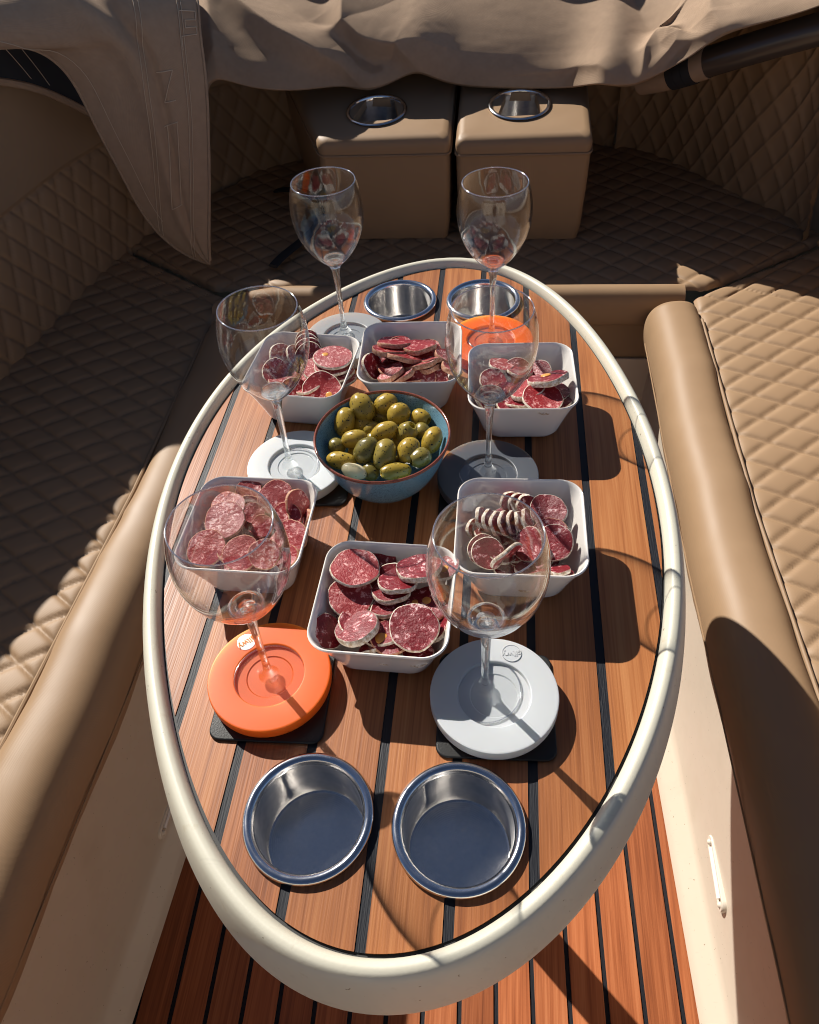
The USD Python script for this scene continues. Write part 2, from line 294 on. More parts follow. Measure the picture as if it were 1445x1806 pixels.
# glass: the bowl and the foot are thin walls (light passes, edges turn into solid glass), stem is solid glass
mat('thin_glass', {
    'lw': ('layer_weight', {'blend': .5}),
    'pw': ('math', {'math_type': 'power', 'value2': 3.4}), 'fr': ('math', {'math_type': 'multiply_add', 'value2': .92, 'value3': .032}),
    'mr': ('map_range', {'from_min': .70, 'from_max': 1.0, 'to_min': 0.0, 'to_max': .85}),
    't': ('transparent_bsdf', {'color': (.984, .987, .988)}), 'gl': ('glass_bsdf', {'IOR': 1.45, 'roughness': 0.0, 'color': (.96, .98, .99)}),
    'gs': ('glossy_bsdf', {'roughness': .015, 'color': (1, 1, 1)}), 'm1': ('mix_closure', {}), 'm2': ('mix_closure', {})},
    [('lw.facing', 'pw.value1'), ('pw.value', 'fr.value1'), ('lw.facing', 'mr.value'), ('mr.result', 'm1.fac'), ('t.BSDF', 'm1.closure1'), ('gl.BSDF', 'm1.closure2'),
     ('fr.value', 'm2.fac'), ('m1.closure', 'm2.closure1'), ('gs.BSDF', 'm2.closure2')], surface='m2.closure')
mat('rim_glass', {'tr': ('transparent_bsdf', {'color': (1, 1, 1)}), 'm2': ('mix_closure', {'fac': .35}), 'gl': ('glass_bsdf', {'IOR': 1.5, 'roughness': 0.0, 'color': (1, 1, 1)}), 'gs': ('glossy_bsdf', {'roughness': .06, 'color': (1, 1, 1)}), 'm1': ('mix_closure', {'fac': .45})},
    [('gl.BSDF', 'm1.closure1'), ('gs.BSDF', 'm1.closure2'), ('m1.closure', 'm2.closure1'), ('tr.BSDF', 'm2.closure2')], surface='m2.closure')
mat('solid_glass', {'t': ('transparent_bsdf', {'color': (.9, .92, .93)}), 'gl': ('glass_bsdf', {'IOR': 1.5, 'roughness': 0.0, 'color': (.97, .985, .99)}), 'm1': ('mix_closure', {'fac': .72})},
    [('t.BSDF', 'm1.closure1'), ('gl.BSDF', 'm1.closure2')], surface='m1.closure')
mat('water', {'g': ('geometry', {}), 'n': ('noise_texture', {'scale': 3.0, 'detail': 4.0}), 'b': ('bump', {'strength': .5, 'distance': .08}), 'p': ('principled_bsdf', {'base_color': (.01, .03, .045), 'roughness': .08, 'ior': 1.33})},
    [('g.position', 'n.vector'), ('n.fac', 'b.height'), ('b.normal', 'p.normal')])

ZF, ZS = -.62, -.18          # cockpit floor and seat height, the table top being z = 0

# ---------------------------------------------------------------- water and floor
w = part('water', box(-900, 900, -900, 900, -2.1, -1.55), 'water', smooth=False); tag(w, 'dark open water around the boat', kind='structure')
in_boat = True
floor = thing('cockpit_floor', 'red brown teak decking with black caulked seams under the table', kind='structure')
part('caulking', box(-.46, .50, -1.7, .76, ZF - .06, ZF - .0025), 'caulk', floor, smooth=False)
for k in range(-11, 8):
    xa, xbb = .0663 + .0497 * k, .0663 + .0497 * (k + 1) - .0065
    poly = sbox(xa, -1.72, xbb, .75)
    m = box(xa, xbb, -1.72, .75, ZF - .02, ZF, .0008)
    m = apply(m, rotz(0, (0, -(-.4), 0))); m = apply(m, rotz(-(-.028))); m = apply(m, rotz(0, (0, -.4, 0)))
    if xa < -.44 or xbb > .47: continue
    part('plank', m, 'floor_teak_%d' % ((k * 5 + 60) % 7 % 3), floor, smooth=20)

# ---------------------------------------------------------------- seat bases of cream gelcoat
def splay(y): return .040 * np.clip((.15 - np.asarray(y, float)) / .6, 0, 2.2)
def side_x(y): return .375 + splay(y) * .7
def make_base(side):
    ys = np.linspace(-1.5, .70, 45)
    prof = [(.000, ZF + .0), (-.020, ZF + .003), (-.014, ZF + .022), (.004, ZF + .036), (.010, ZF + .055), (.014, -.46), (.020, -.30), (.022, -.225), (.06, -.222), (.40, -.222)]
    P = np.array([[(side * (side_x(y) + d), y, z) for d, z in prof] for y in ys])
    t = thing('bench_moulding', 'cream moulded bench side with courtesy light, %s of the table' % ('sunlit, right' if side > 0 else 'shaded, left'), 'bench base', group='moulded bench sides')
    part('moulding', grid_mesh(P, flip=side < 0), 'cream_gelcoat', t, smooth=60)
    yl = -.222 if side > 0 else -.168; zl = -.511 if side > 0 else -.565
    xl = side * (side_x(yl) + .0125)
    for nm, (hy, hz, dep), mm in (('light_frame', (.050, .0125, .004), 'lamp_plastic'),):
        ring = lambda h1, h2, dx: [(xl - side * dx, yl + a, zl + b) for a, b, _ in rr_ring(h1, h2, min(h1, h2) * .98, n=8)]
        fr = loft([ring(hy, hz, -.004), ring(hy, hz, .002), ring(hy - .0015, hz - .0015, .004), ring(hy - .006, hz - .005, .004), ring(hy - .0075, hz - .0065, .0012)], cap0=False, cap1=True, flip=side > 0)
        lt = part('courtesy_light', fr, mm, t, smooth=50)
        inner = tube([(xl - side * .003, yl - .033, zl), (xl - side * .003, yl + .033, zl)], .0035, 10)
        part('light_tube', inner, 'white_ceramic', lt)
        for s in (-1, 1):
            sc = trimesh.creation.icosphere(2, .0042); sc.apply_translation((xl - side * .003, yl + s * .0405, zl)); part('screw', sc, 'lamp_plastic', lt)
    return t
make_base(1); make_base(-1)
rb = thing('rear_bench_front', 'dark shaded front panel below the rear bench behind the table', 'bench base')
part('front_panel', box(-.40, .40, .70, .73, ZF, -.20), 'tan_vinyl', rb, smooth=False)
part('lower_panel', box(-.395, .395, .692, .6985, ZF, -.34, .002), 'cream_gelcoat', rb, smooth=30)

# ---------------------------------------------------------------- quilted upholstery
def quilt(a, b, ha, hb, H, s=.060):
    u, v = a / (2 * ha), b / (2 * hb)
    p, q = u + v, u - v
    dp, dq = np.abs(p - np.round(p)), np.abs(q - np.round(q))
    f = lambda d: 1 - np.exp(-(d / s) ** 1.0)
    dome = .84 + .16 * np.sin(np.clip(dp * 2, 0, 1) * PI / 2) * np.sin(np.clip(dq * 2, 0, 1) * PI / 2)
    return H * f(dp) * f(dq) * dome
def normals(P):
    du = np.gradient(P, axis=0); dv = np.gradient(P, axis=1); n = np.cross(du, dv)
    return n / np.maximum(np.linalg.norm(n, axis=2, keepdims=True), 1e-12)
def seam_x(y): return .441 + splay(y) * .62
def back_x(y):
    y = np.asarray(y, float); return np.interp(y, [-1.6, -.6, .0, .4, .6, .8, .9], [.85, .82, .80, .785, .76, .725, .70])
def side_seat(side, y0, y1):
    ny = int((y1 - y0) / .0036); y = np.linspace(y0, y1, ny)
    xs = np.maximum(seam_x(y), .436 + (y - .672) / .68); xb_ = np.maximum(back_x(y), xs + .004) + .02
    t = np.linspace(0, 1, 105)
    X = xs[:, None] + (xb_ - xs)[:, None] * t; Y = np.repeat(y[:, None], 105, 1)
    ph = .0265 if side > 0 else .012
    Z = ZS - .012 + quilt(X - .449, Y - .55 + ph - (.20 if side > 0 else .0) * (X - .449), .0408, .0272, .0062)
    edge = np.minimum((X - xs[:, None]), 1.0)
    Z -= .010 * np.exp(-edge / .006)
    Z += .006 * fbm(np.stack([X * 6, Y * 6, X * 0 + 3.3 * side], -1), 2) - .003
    d2 = np.maximum(y - .665, 0)[:, None] * 0
    return np.stack([side * X, Y, Z], -1)
def bolster(side, y0, y1, endcap=True):
    prof = np.array([(.004, -.200), (-.001, -.186), (-.010, -.1745), (-.024, -.1690), (-.042, -.1690), (-.060, -.1735), (-.0745, -.185), (-.0835, -.204), (-.0865, -.232), (-.082, -.258), (-.069, -.277), (-.040, -.284)])
    cs = CubicSpline(np.linspace(0, 1, len(prof)), prof); prof = cs(np.linspace(0, 1, 34))
    ys = np.r_[np.linspace(y0, y1 - .03, 120), y1 - .03 + .03 * np.sin(np.linspace(.1, 1, 10) * PI / 2)]
    P = []
    for y in ys:
        e = np.clip((y - (y1 - .03)) / .03, 0, 1); k = math.sqrt(max(1 - e * e, 0)) if endcap else 1
        k = .35 + .65 * k if endcap else 1
        c = np.array([-.035, -.235]); q = c + (prof - c) * np.array([.80 + .2 * k, k])
        wob = .0030 * (noise(np.array([y * 11, side * 2.0, 0])) - .5) + .0012 * (noise(np.array([y * 46, side * 5.0, 1.])) - .5)
        P.append([(side * (seam_x(y) + d * (1.0 + .10 * splay(y) / .04) + wob), y, z + wob) for d, z in q])
    P = np.array(P)
    g = grid_mesh(P, flip=side > 0)
    capc = P[-1].mean(0); n0 = len(g.vertices); base = (len(ys) - 1) * P.shape[1]
    v = np.vstack([g.vertices, capc[None]]); j = np.arange(P.shape[1] - 1)
    ff = np.stack([np.full(len(j), n0), base + j, base + j + 1], 1)
    return trimesh.Trimesh(v, np.vstack([g.faces, ff if side < 0 else ff[:, ::-1]]), process=False)
for side, lab in ((1, 'right'), (-1, 'left')):
    c = thing('seat_cushion', {1: 'tan diamond quilted bench cushion in full sun right of the table', -1: 'diamond quilted bench cushion mostly in shadow left of the table'}[side], 'seat cushion', group='quilted bench cushions')
    part('quilted_top', grid_mesh(side_seat(side, -1.1, .865), flip=side > 0), 'quilted_vinyl', c, smooth=True)
    part('front_bolster', bolster(side, -1.1, .655 if side > 0 else .60), 'tan_vinyl', c, smooth=True)
    yy = np.linspace(-1.05, .60 if side > 0 else .55, 120)
    part('seam', tube([(side * (seam_x(y) - .0872 * (1.0 + .10 * splay(y) / .04)), y, -.238) for y in yy], .0011, 6), 'tan_vinyl', c)
    part('welt', tube([(side * (seam_x(y) + .0015), y, -.1865) for y in yy], .0030, 8), 'tan_vinyl', c)
# rear cushion
def rear_back_y(x):
    return np.interp(np.abs(x), [0, .2, .37, .49, .585, .665, .70, .74], [1.335, 1.335, 1.31, 1.20, 1.06, .95, .88, .86])
xs = np.linspace(-.715, .715, 390); tt = np.linspace(0, 1, 180)
yf = np.maximum(.708, .680 + (np.abs(xs) - .43) * .68); yb_ = np.maximum(rear_back_y(xs) + .03, yf + .004)
X = np.repeat(xs[:, None], 180, 1); Y = yf[:, None] + (yb_ - yf)[:, None] * tt
Z = ZS - .012 + quilt(X, Y - .70, .0335, .0285, .0058) - .012 * np.exp(-(Y - yf[:, None]) / .006) + .005 * fbm(np.stack([X * 6, Y * 6, X * 0], -1), 2)
rc = thing('seat_cushion', 'dark shaded diamond quilted rear bench cushion carrying the two drink consoles', 'seat cushion', group='quilted bench cushions')
part('quilted_top', grid_mesh(np.stack([X, Y, Z], -1), flip=True), 'quilted_vinyl', rc, smooth=True)
prof = np.array([(.006, -.205), (.002, -.187), (-.010, -.178), (-.028, -.180), (-.040, -.196), (-.043, -.222), (-.038, -.246), (-.02, -.252), (.01, -.252)])
prof = CubicSpline(np.linspace(0, 1, 9), prof)(np.linspace(0, 1, 26))
xr = np.linspace(-.45, .425, 80)
P = np.array([[(x, .708 + d + (.055 * max(0, (-.30 - x) / .15) ** 2 * -1.0), z + .002 * (noise(np.array([x * 15, 7., 0])) - .5)) for d, z in prof] for x in xr])
part('front_bolster', grid_mesh(P, flip=False), 'tan_vinyl', rc, smooth=True)

# backrests
def backrest(pts, ztop, ha, hb, H, band=None, n=None, phase=0.0, lean=.075, z0=-.20):
    C = np.asarray(pts, float); d = np.r_[0, np.cumsum(np.linalg.norm(np.diff(C, axis=0), axis=1))]
    s = np.linspace(0, d[-1], n or int(d[-1] / .0040)); t = np.linspace(0, ztop - z0, int((ztop - z0) / .0040))
    c = PchipInterpolator(d, C)(s); T = np.gradient(c, axis=0); T /= np.linalg.norm(T, axis=1)[:, None]
    N = np.stack([-T[:, 1], T[:, 0]], 1)             # points to the boat's inside when the path runs clockwise
    bul = lean * (t / t[-1]) ** 1.15
    P = np.zeros((len(s), len(t), 3)); P[..., :2] = c[:, None, :] - N[:, None, :] * bul[None, :, None]; P[..., 2] = z0 + t[None]
    q = quilt(s[:, None] + phase, t[None] - .02, ha, hb, H)
    if band is not None:
        k = 1 / (1 + np.exp((P[..., 2] - band) / .002)); q = q * k + H * (1 - k)
        q -= .006 * np.exp(-((P[..., 2] - band) / .003) ** 2)
    e = np.minimum(s, s[-1] - s)[:, None]; q = q - .018 * np.exp(-e / .010)
    q = q - .02 * np.exp(-(t[-1] - t)[None] / .012)
    P[..., :2] += N[:, None, :] * q[..., None]
    return grid_mesh(P, flip=False)
lb = thing('backrest', 'brown quilted backrest with smooth upper band curving along the left side', 'backrest', group='quilted backrests')
left_pts = [(-.86, -1.1), (-.83, -.6), (-.805, .0), (-.79, .3), (-.78, .42), (-.755, .6), (-.72, .8), (-.67, .94), (-.60, 1.10), (-.52, 1.20), (-.44, 1.262), (-.36, 1.30)]
part('quilted_pad', backrest(left_pts[::-1], .22, .0262, .040, .0066, band=.005), 'quilted_vinyl', lb, smooth=True)
rb1 = thing('backrest', 'dark quilted backrest panel in the right rear corner beneath the canvas', 'backrest', group='quilted backrests')
part('quilted_pad', backrest([(.690, .872), (.665, .962), (.585, 1.06), (.49, 1.20), (.43, 1.275), (.36, 1.325)][::-1], .22, .0262, .040, .0066, lean=.06), 'quilted_vinyl', rb1, smooth=True)
rb2 = thing('backrest', 'quilted side backrest at the right picture edge beyond the corner seam', 'backrest', group='quilted backrests')
part('quilted_pad', backrest([(.86, -1.1), (.83, -.6), (.805, .0), (.785, .4), (.755, .65), (.715, .855)][::-1], .16, .0262, .040, .0066), 'quilted_vinyl', rb2, smooth=True)
rb3 = thing('backrest', 'quilted backrest in deep shade straight behind the two drink consoles', 'backrest', group='quilted backrests')
part('quilted_pad', backrest([(-.35, 1.31), (-.15, 1.335), (.15, 1.345), (.35, 1.33)], .18, .0262, .040, .0066), 'quilted_vinyl', rb3, smooth=True)

# coamings around the cockpit
lc = thing('coaming', 'moulded cream coaming above the left backrest, largely out of sight under the canvas', 'coaming')
ci = [(-1.02, -1.2), (-.975, -.6), (-.955, -.2), (-.935, .05), (-.915, .26), (-.878, .41), (-.85, .62), (-.80, .82), (-.75, .98), (-.68, 1.14), (-.60, 1.26), (-.45, 1.36), (0, 1.44), (.4, 1.40), (.58, 1.24), (.70, 1.06), (.80, .92)]
ztop_l = [.30] * 8 + [.26, .22, .2, .18, .16, .16, .17, .16, .14]
ring = []
for (x, y), zt in zip(smooth_path(ci, 60), np.interp(np.linspace(0, 1, 60), np.linspace(0, 1, len(ztop_l)), ztop_l)):
    n_ = np.array([x, y - .35]); n_ = n_ / np.linalg.norm(n_)
    ring.append([(x, y, -.25), (x, y, zt - .02), (x + n_[0] * .006, y + n_[1] * .006, zt - .005), (x + n_[0] * .02, y + n_[1] * .02, zt), (x + n_[0] * .30, y + n_[1] * .30, zt - .02), (x + n_[0] * .36, y + n_[1] * .36, zt - .08), (x + n_[0] * .30, y + n_[1] * .30, -1.2)])
part('moulding', grid_mesh(np.array(ring), flip=False), 'cream_gelcoat', lc, smooth=40)
rcm = thing('coaming', 'moulded cream coaming above the right backrest, outside the picture', 'coaming')
ring = []
for y in np.linspace(-1.2, .92, 30):
    x = float(np.interp(y, [-1.2, .0, .5, .92], [1.02, .93, .88, .80])); zt = .14
    ring.append([(x, y, -.25), (x, y, zt - .02), (x + .006, y, zt - .005), (x + .02, y, zt), (x + .3, y, zt - .02), (x + .36, y, zt - .08), (x + .3, y, -1.2)])
part('moulding', grid_mesh(np.array(ring), flip=True), 'cream_gelcoat', rcm, smooth=40)

fb = thing('forward_bulkhead', 'added cream bulkhead with dark console top, unseen behind the viewer, to darken reflections', 'bulkhead')  # added behind the viewer to darken steel reflections and block low sky light
part('panel', box(-1.25, 1.25, -1.62, -1.52, ZF, .42, .03), 'cream_gelcoat', fb)
part('console_top', box(-1.10, 1.10, -1.95, -1.50, .425, .50, .02), 'dark_vinyl', fb)

# ---------------------------------------------------------------- drink consoles on the rear bench
def cup_parts(t, c, z, rim, wall, base, slope=0.0):
    o = (c[0], c[1], z); k = frame((0, -slope, 1), 0, o)
    cu = UsdGeom.Xform.Define(stage, path_of(t, 'cup_holder')).GetPrim()
    part('cup_rim', apply(lathe(rim, 72), k), 'steel_rim', cu, smooth=60, origin=o)
    part('cup_wall', apply(lathe(wall, 72), k), 'steel', cu, smooth=60, origin=o)
    part('cup_floor', apply(lathe(base, 72, cap1=True), k), 'steel_floor', cu, smooth=60, origin=o)
def console(x0, x1, y0, holder, label, flare=0.0):
    t = thing('drink_console', label, 'console', group='upholstered drink consoles on the rear bench')
    zb_ = ZS - .004; xc, yc = (x0 + x1) / 2, y0 + .16
    hx, hy = (x1 - x0) / 2, .16; SLOPE = .125
    def lean(m):
        v = m.vertices; k = np.clip((v[:, 2] + .07) / .05, 0, 1); v[:, 2] += SLOPE * (v[:, 1] - y0) * k
        v[:, 0] -= flare * np.clip((xc - v[:, 0]) / hx, 0, 1) ** 3 * np.clip(v[:, 1] - y0, 0, 1); m.vertices = v; return m
    rg = lambda d, z, r=.012: rr_ring(hx + d, hy + d, r, xc, yc, z)
    body = lean(loft([rg(-.008, zb_), rg(-.004, zb_ + .03), rg(-.001, -.07), rg(-.0005, -.04), rg(0, -.012)], cap1=False))
    part('box', body, 'tan_vinyl', t, smooth=50)
    hole_r = .0535
    lid_rings = [rg(0, -.010), rg(.0012, .004), rg(-.001, .012, .012), rg(-.006, .018, .014), rg(-.016, .0205, .014)]
    hc = np.array(holder); last = np.array(lid_rings[-1])
    ang = np.arctan2(last[:, 1] - hc[1], last[:, 0] - hc[0])
    rings = list(lid_rings)
    for k in (.5, 1.0):
        rings.append([tuple((1 - k) * l + k * np.array([hc[0] + hole_r * math.cos(a), hc[1] + hole_r * math.sin(a), .0205])) for l, a in zip(last, ang)])
    rings.append([(x, y, .005) for x, y, z in rings[-1]])
    part('padded_lid', lean(loft(rings, cap0=False, cap1=False)), 'tan_vinyl', t, smooth=40)
    pp = np.array(rg(.0012, -.0105)); pp = np.vstack([pp, pp[:1]])
    part('piping', lean(tube(pp, .0022, 6)), 'tan_vinyl', t)
    cup_parts(t, hc, .0205 + SLOPE * (hc[1] - y0), [(.0535, .0005), (.0575, .0012), (.0598, .0028), (.0585, .0045), (.0552, .0048), (.0522, .0025), (.0512, -.004)], [(.0512, -.004), (.0508, -.03), (.0502, -.070), (.0475, -.076)], [(.0478, -.0755), (.03, -.0760), (.012, -.0765)], SLOPE)
console(-.262, -.012, .880, (-.160, .980), 'left tan vinyl drink console whose lid front catches the most sun', .42)
console(.000, .250, .872, (.117, .986), 'right tan vinyl drink console with cup holder under the canvas edge')

# ---------------------------------------------------------------- canvas
cc = thing('canvas_cover', 'folded sand coloured canvas hood draped over the rear coaming', 'canvas cover')
# columns: x at the hem, hem height, hem depth y
cols = np.array([  # x_hem, y_hem, z_hem, x_top, y_top, z_top
    (-.60, .865, -.10, -.74, 1.10, .21), (-.50, .895, .005, -.64, 1.15, .22), (-.47, .930, .105, -.53, 1.19, .225), (-.407, .955, .095, -.45, 1.20, .222), (-.313, .970, .079, -.36, 1.21, .22), (-.233, 1.015, .068, -.26, 1.24, .217), (-.179, 1.015, .060, -.18, 1.24, .214),
    (-.123, 1.030, .072, -.11, 1.24, .213), (-.078, 1.03, .081, -.06, 1.24, .212), (-.012, 1.03, .060, .02, 1.24, .210), (.098, 1.020, .054, .12, 1.24, .207), (.206, 1.005, .057, .24, 1.23, .205), (.261, .950, .080, .31, 1.20, .202),
    (.322, .950, .076, .37, 1.18, .204), (.375, .935, .106, .43, 1.16, .206), (.410, .915, .135, .48, 1.13, .208), (.457, .890, .173, .52, 1.10, .213), (.526, .870, .198, .59, 1.07, .225), (.575, .850, .219, .65, 1.05, .237), (.649, .830, .249, .73, 1.02, .255)])
U = np.linspace(0, 1, len(cols)); uu = np.linspace(0, 1, 460); vv = np.linspace(0, 1, 150)
ci_ = CubicSpline(U, cols)(uu)
hem, top = ci_[:, :3], ci_[:, 3:]
back = top + np.array([0, .30, .05])
P = np.zeros((460, 150, 3))
for k, v in enumerate(vv):
    if v < .06:                                   # rolled-under hem
        a = v / .06
        q = hem + np.array([0, .035 * (1 - a) ** 1.0, -.006 * math.sin(a * PI)])[None]
    else:
        w = (v - .06) / .94
        b0 = (1 - w) ** 2; b1 = 2 * w * (1 - w); b2 = w * w
        mid = hem * .62 + top * .38 + np.array([0, -.035, .052])
        q1 = b0 * hem + b1 * mid + b2 * top
        q = q1 if w < 1 else top
    P[:, k] = q
ext = np.linspace(0, 1, 25)[1:]
P = np.concatenate([P, top[:, None] + (back - top)[:, None] * ext[None, :, None]], 1)
Ug, Vg = np.meshgrid(uu, np.r_[vv, 1 + ext], indexing='ij')
disp = np.zeros_like(Ug)
def ridge(pts, amp, wid, sharp=1.0):
    global disp
    pts = np.asarray(pts, float); best = np.full(Ug.shape, 1e9); sgn = np.zeros_like(Ug); par = np.zeros_like(Ug)
    for (a, b) in zip(pts[:-1], pts[1:]):
        d = b - a; L2 = (d * d).sum(); k = np.clip(((Ug - a[0]) * d[0] + (Vg * .28 - a[1] * .28) * d[1] * .28) / (d[0] ** 2 + (d[1] * .28) ** 2), 0, 1)
        ex = Ug - a[0] - k * d[0]; ey = (Vg - a[1] - k * d[1]) * .28
        r = np.hypot(ex, ey); s_ = np.sign(ex * d[1] * .28 - ey * d[0])
        m = r < best; best = np.where(m, r, best); sgn = np.where(m, s_, sgn)
    w_ = np.where(sgn > 0, wid * sharp, wid)
    disp = disp + amp * (.45 * np.exp(-(best / w_) ** 2) + .55 * np.exp(-(best / (.62 * w_)) ** 1.15))
ridge([(.115, 1.30), (.122, 1.08), (.144, .71), (.197, .45), (.240, .24), (.306, .07)], .030, .045, .40)
ridge([(.120, .95), (.127, .10)], .012, .018)
ridge([(.290, 1.25), (.279, .95), (.271, .47), (.306, .38), (.367, .27), (.428, .045)], .032, .085, .22)
ridge([(.17, 1.1), (.235, .55), (.33, .22)], -.012, .030)
ridge([(.555, .16), (.59, .19), (.624, .18), (.694, .02)], .010, .022, .7)
ridge([(.694, .02), (.690, .29), (.703, .40), (.729, .34)], .020, .014, 3.0)
ridge([(.690, .067), (.747, .213), (.834, .10)], .014, .020)
ridge([(.770, 1.1), (.777, .83), (.808, .315), (.838, .056)], .020, .022, 2.0)
ridge([(.60, 1.3), (.66, .75), (.69, .5)], -.018, .04)
disp += .016 * (fbm(np.stack([Ug * 6, Vg * 1.6, Ug * 0], -1), 2, 5) - .5) * np.clip(Vg * 3, .15, 1) + .0012 * (fbm(np.stack([Ug * 40, Vg * 12, Ug * 0], -1), 2, 9) - .5)
Nn = normals(P); Nn *= np.sign(Nn[..., 2:3] + 1e-9)
P = P + Nn * (disp * np.clip((Vg - .03) * 4, 0.0, 1))[..., None]
for hx, hy, wx, wy, ha in ((-.38, 1.29, .10, .075, .14), (.16, 1.27, .12, .075, .16), (.43, 1.20, .05, .05, .06), (-.10, 1.33, .09, .06, .03)):   # the bundled cloth behind
    P[..., 2] += ha * np.exp(-((P[..., 0] - hx - .3 * (P[..., 1] - hy)) / wx) ** 2 - ((P[..., 1] - hy) / wy) ** 2)
part('main_fabric', grid_mesh(P, flip=False), 'canvas', cc, smooth=True)
# hanging flap at the left
hemL = np.array([(-1.0, .60, .335), (-.90, .605, .315), (-.80, .625, .292), (-.70, .66, .256), (-.652, .695, .243), (-.623, .715, .205), (-.614, .722, .165), (-.605, .722, .110), (-.590, .722, .035), (-.575, .722, -.035), (-.545, .718, -.090), (-.508, .715, -.122), (-.466, .710, -.137)])
edgR = np.array([(-.62, 1.18, .30), (-.56, 1.12, .292), (-.50, 1.02, .283), (-.455, .93, .272), (-.430, .87, .262), (-.424, .84, .24), (-.424, .825, .21), (-.424, .81, .17), (-.428, .795, .12), (-.436, .775, .06), (-.446, .75, -.01), (-.458, .725, -.08), (-.4655, .7095, -.1365)])
H_ = smooth_path(hemL, 150); dR = np.linspace(0, 1, len(edgR)); E_ = CubicSpline(dR, edgR)(np.linspace(0, 1, 150))
uu2 = np.linspace(0, 1, 110)
P = np.zeros((150, 110, 3))
for j, a in enumerate(uu2):
    q = H_ * (1 - a) + E_ * a
    P[:, j] = q
Sg, Ag = np.meshgrid(np.linspace(0, 1, 150), uu2, indexing='ij')
# the cloth bellies outward (towards the camera side and up) between hem and edge, with lengthwise folds
bul = .055 * np.sin(Ag * PI) ** .8 * (1 - Sg) ** .7 + .020 * np.exp(-((Ag - .42 - .10 * Sg) / .09) ** 2) * np.clip(1.1 - Sg, 0, 1) - .016 * np.exp(-((Ag - .56 - .05 * Sg) / .05) ** 2) * np.clip(1.15 - Sg, 0, 1)
bul += .010 * (fbm(np.stack([Sg * 3, Ag * 4, Sg * 0], -1), 2, 3) - .5) * np.sin(Ag * PI) ** .3 * np.clip(1.05 - Sg, 0, 1)
k_ = np.clip((Sg - .04) / .26, 0, 1); bul = bul * k_ * k_ * (3 - 2 * k_)
Nn = normals(P); Nn = np.where((Nn @ np.array([.2, -.7, .6]))[..., None] < 0, -Nn, Nn)
P = P + Nn * bul[..., None]
Pf = P
part('hanging_flap', grid_mesh(P), 'canvas', cc, smooth=True)
def flap_pt(s, a, off=.0012):
    fi, fj = min(max(s, 0), 1) * 148.999, min(max(a, 0), 1) * 108.999; i, j = int(fi), int(fj); u, v = fi - i, fj - j
    return sum(w * (Pf[i + a_, j + b_] + Nn[i + a_, j + b_] * off) for a_, b_, w in ((0, 0, (1 - u) * (1 - v)), (1, 0, u * (1 - v)), (0, 1, (1 - u) * v), (1, 1, u * v)))
def seam(sa, r=.0007): return tube([flap_pt(s, a) for s, a in sa], r, 5)
ss = np.linspace(.22, .985, 40)
part('hem_piping', tube([flap_pt(s, 0, .0) for s in np.linspace(0, 1, 90)], .0028, 7), 'canvas', cc)
part('edge_piping', tube([flap_pt(s, 1, .0) for s in np.linspace(0, .99, 70)], .0030, 7), 'canvas', cc)
WID = np.linalg.norm(H_ - E_, axis=1)
def inset(sv, dist): return 1 - dist / max(np.interp(sv, np.linspace(0, 1, 150), WID), 1e-6)
for dd in (.030, .036, .100, .108):
    part('seam', seam([(sv, inset(sv, dd)) for sv in np.linspace(.20, .97, 60) if inset(sv, dd) > .02], .0006), 'thread', cc)
part('seam', seam([(sv, .026 / max(np.interp(sv, np.linspace(0, 1, 150), WID), .06)) for sv in np.linspace(.1, .85, 50)], .0006), 'thread', cc)
def stroke(pts):                                  # stitched letters that read down the flap
    ms = []
    for p0, p1 in zip(pts[:-1], pts[1:]):
        q = [(p0[0] + (p1[0] - p0[0]) * t, p0[1] + (p1[1] - p0[1]) * t) for t in np.linspace(0, 1, 8)]
        ms.append(seam([(sv, inset(sv, dv)) for sv, dv in q], .0008))
    return trimesh.util.concatenate(ms)
part('stitched_letter', stroke([(.555, .083), (.56, .056), (.625, .076), (.628, .056)]), 'thread', cc, label='stitched letter N on the hanging flap')
part('stitched_letter', stroke([(.672, .082), (.674, .056)]), 'thread', cc, label='stitched letter stroke on the hanging flap')
part('stitched_letter', stroke([(.674, .058), (.835, .056)]), 'thread', cc, label='long stitched line of the letter below the N')
part('stitched_letter', stroke([(.674, .076), (.835, .074), (.836, .054)]), 'thread', cc, label='second long stitched line of the letter below the N')
part('stitched_letter', stroke([(.40, .034), (.40, .006), (.43, .006), (.43, .026), (.455, .026), (.455, .006), (.48, .006), (.48, .034), (.52, .034)]), 'thread', cc, label='stitched emblem at the top of the hanging flap')
# black lining strap seen under the flap, and its tan edge
inn = np.array([(-.95, .66, .215), (-.80, .72, .195), (-.73, .80, .150), (-.68, .86, .085), (-.64, .92, .02)])
I = smooth_path(inn, 60)
Pb = np.array([[q + np.array([0, .0, .0]) + np.array([.012, .06, .075]) * t for t in np.linspace(0, 1, 8)] for q in I])
part('black_lining', grid_mesh(Pb), 'black_fabric', cc, smooth=True)
part('lining_edge', tube(I, .0065, 8), 'canvas', cc)
for k in (.35, .42):
    part('seam', tube([Pb[i, j] + np.array([0, -.002, .001]) for i, j in zip(range(int(60 * k), int(60 * k) + 14, 2), range(7, 0, -1))], .0006, 5), 'thread', cc)
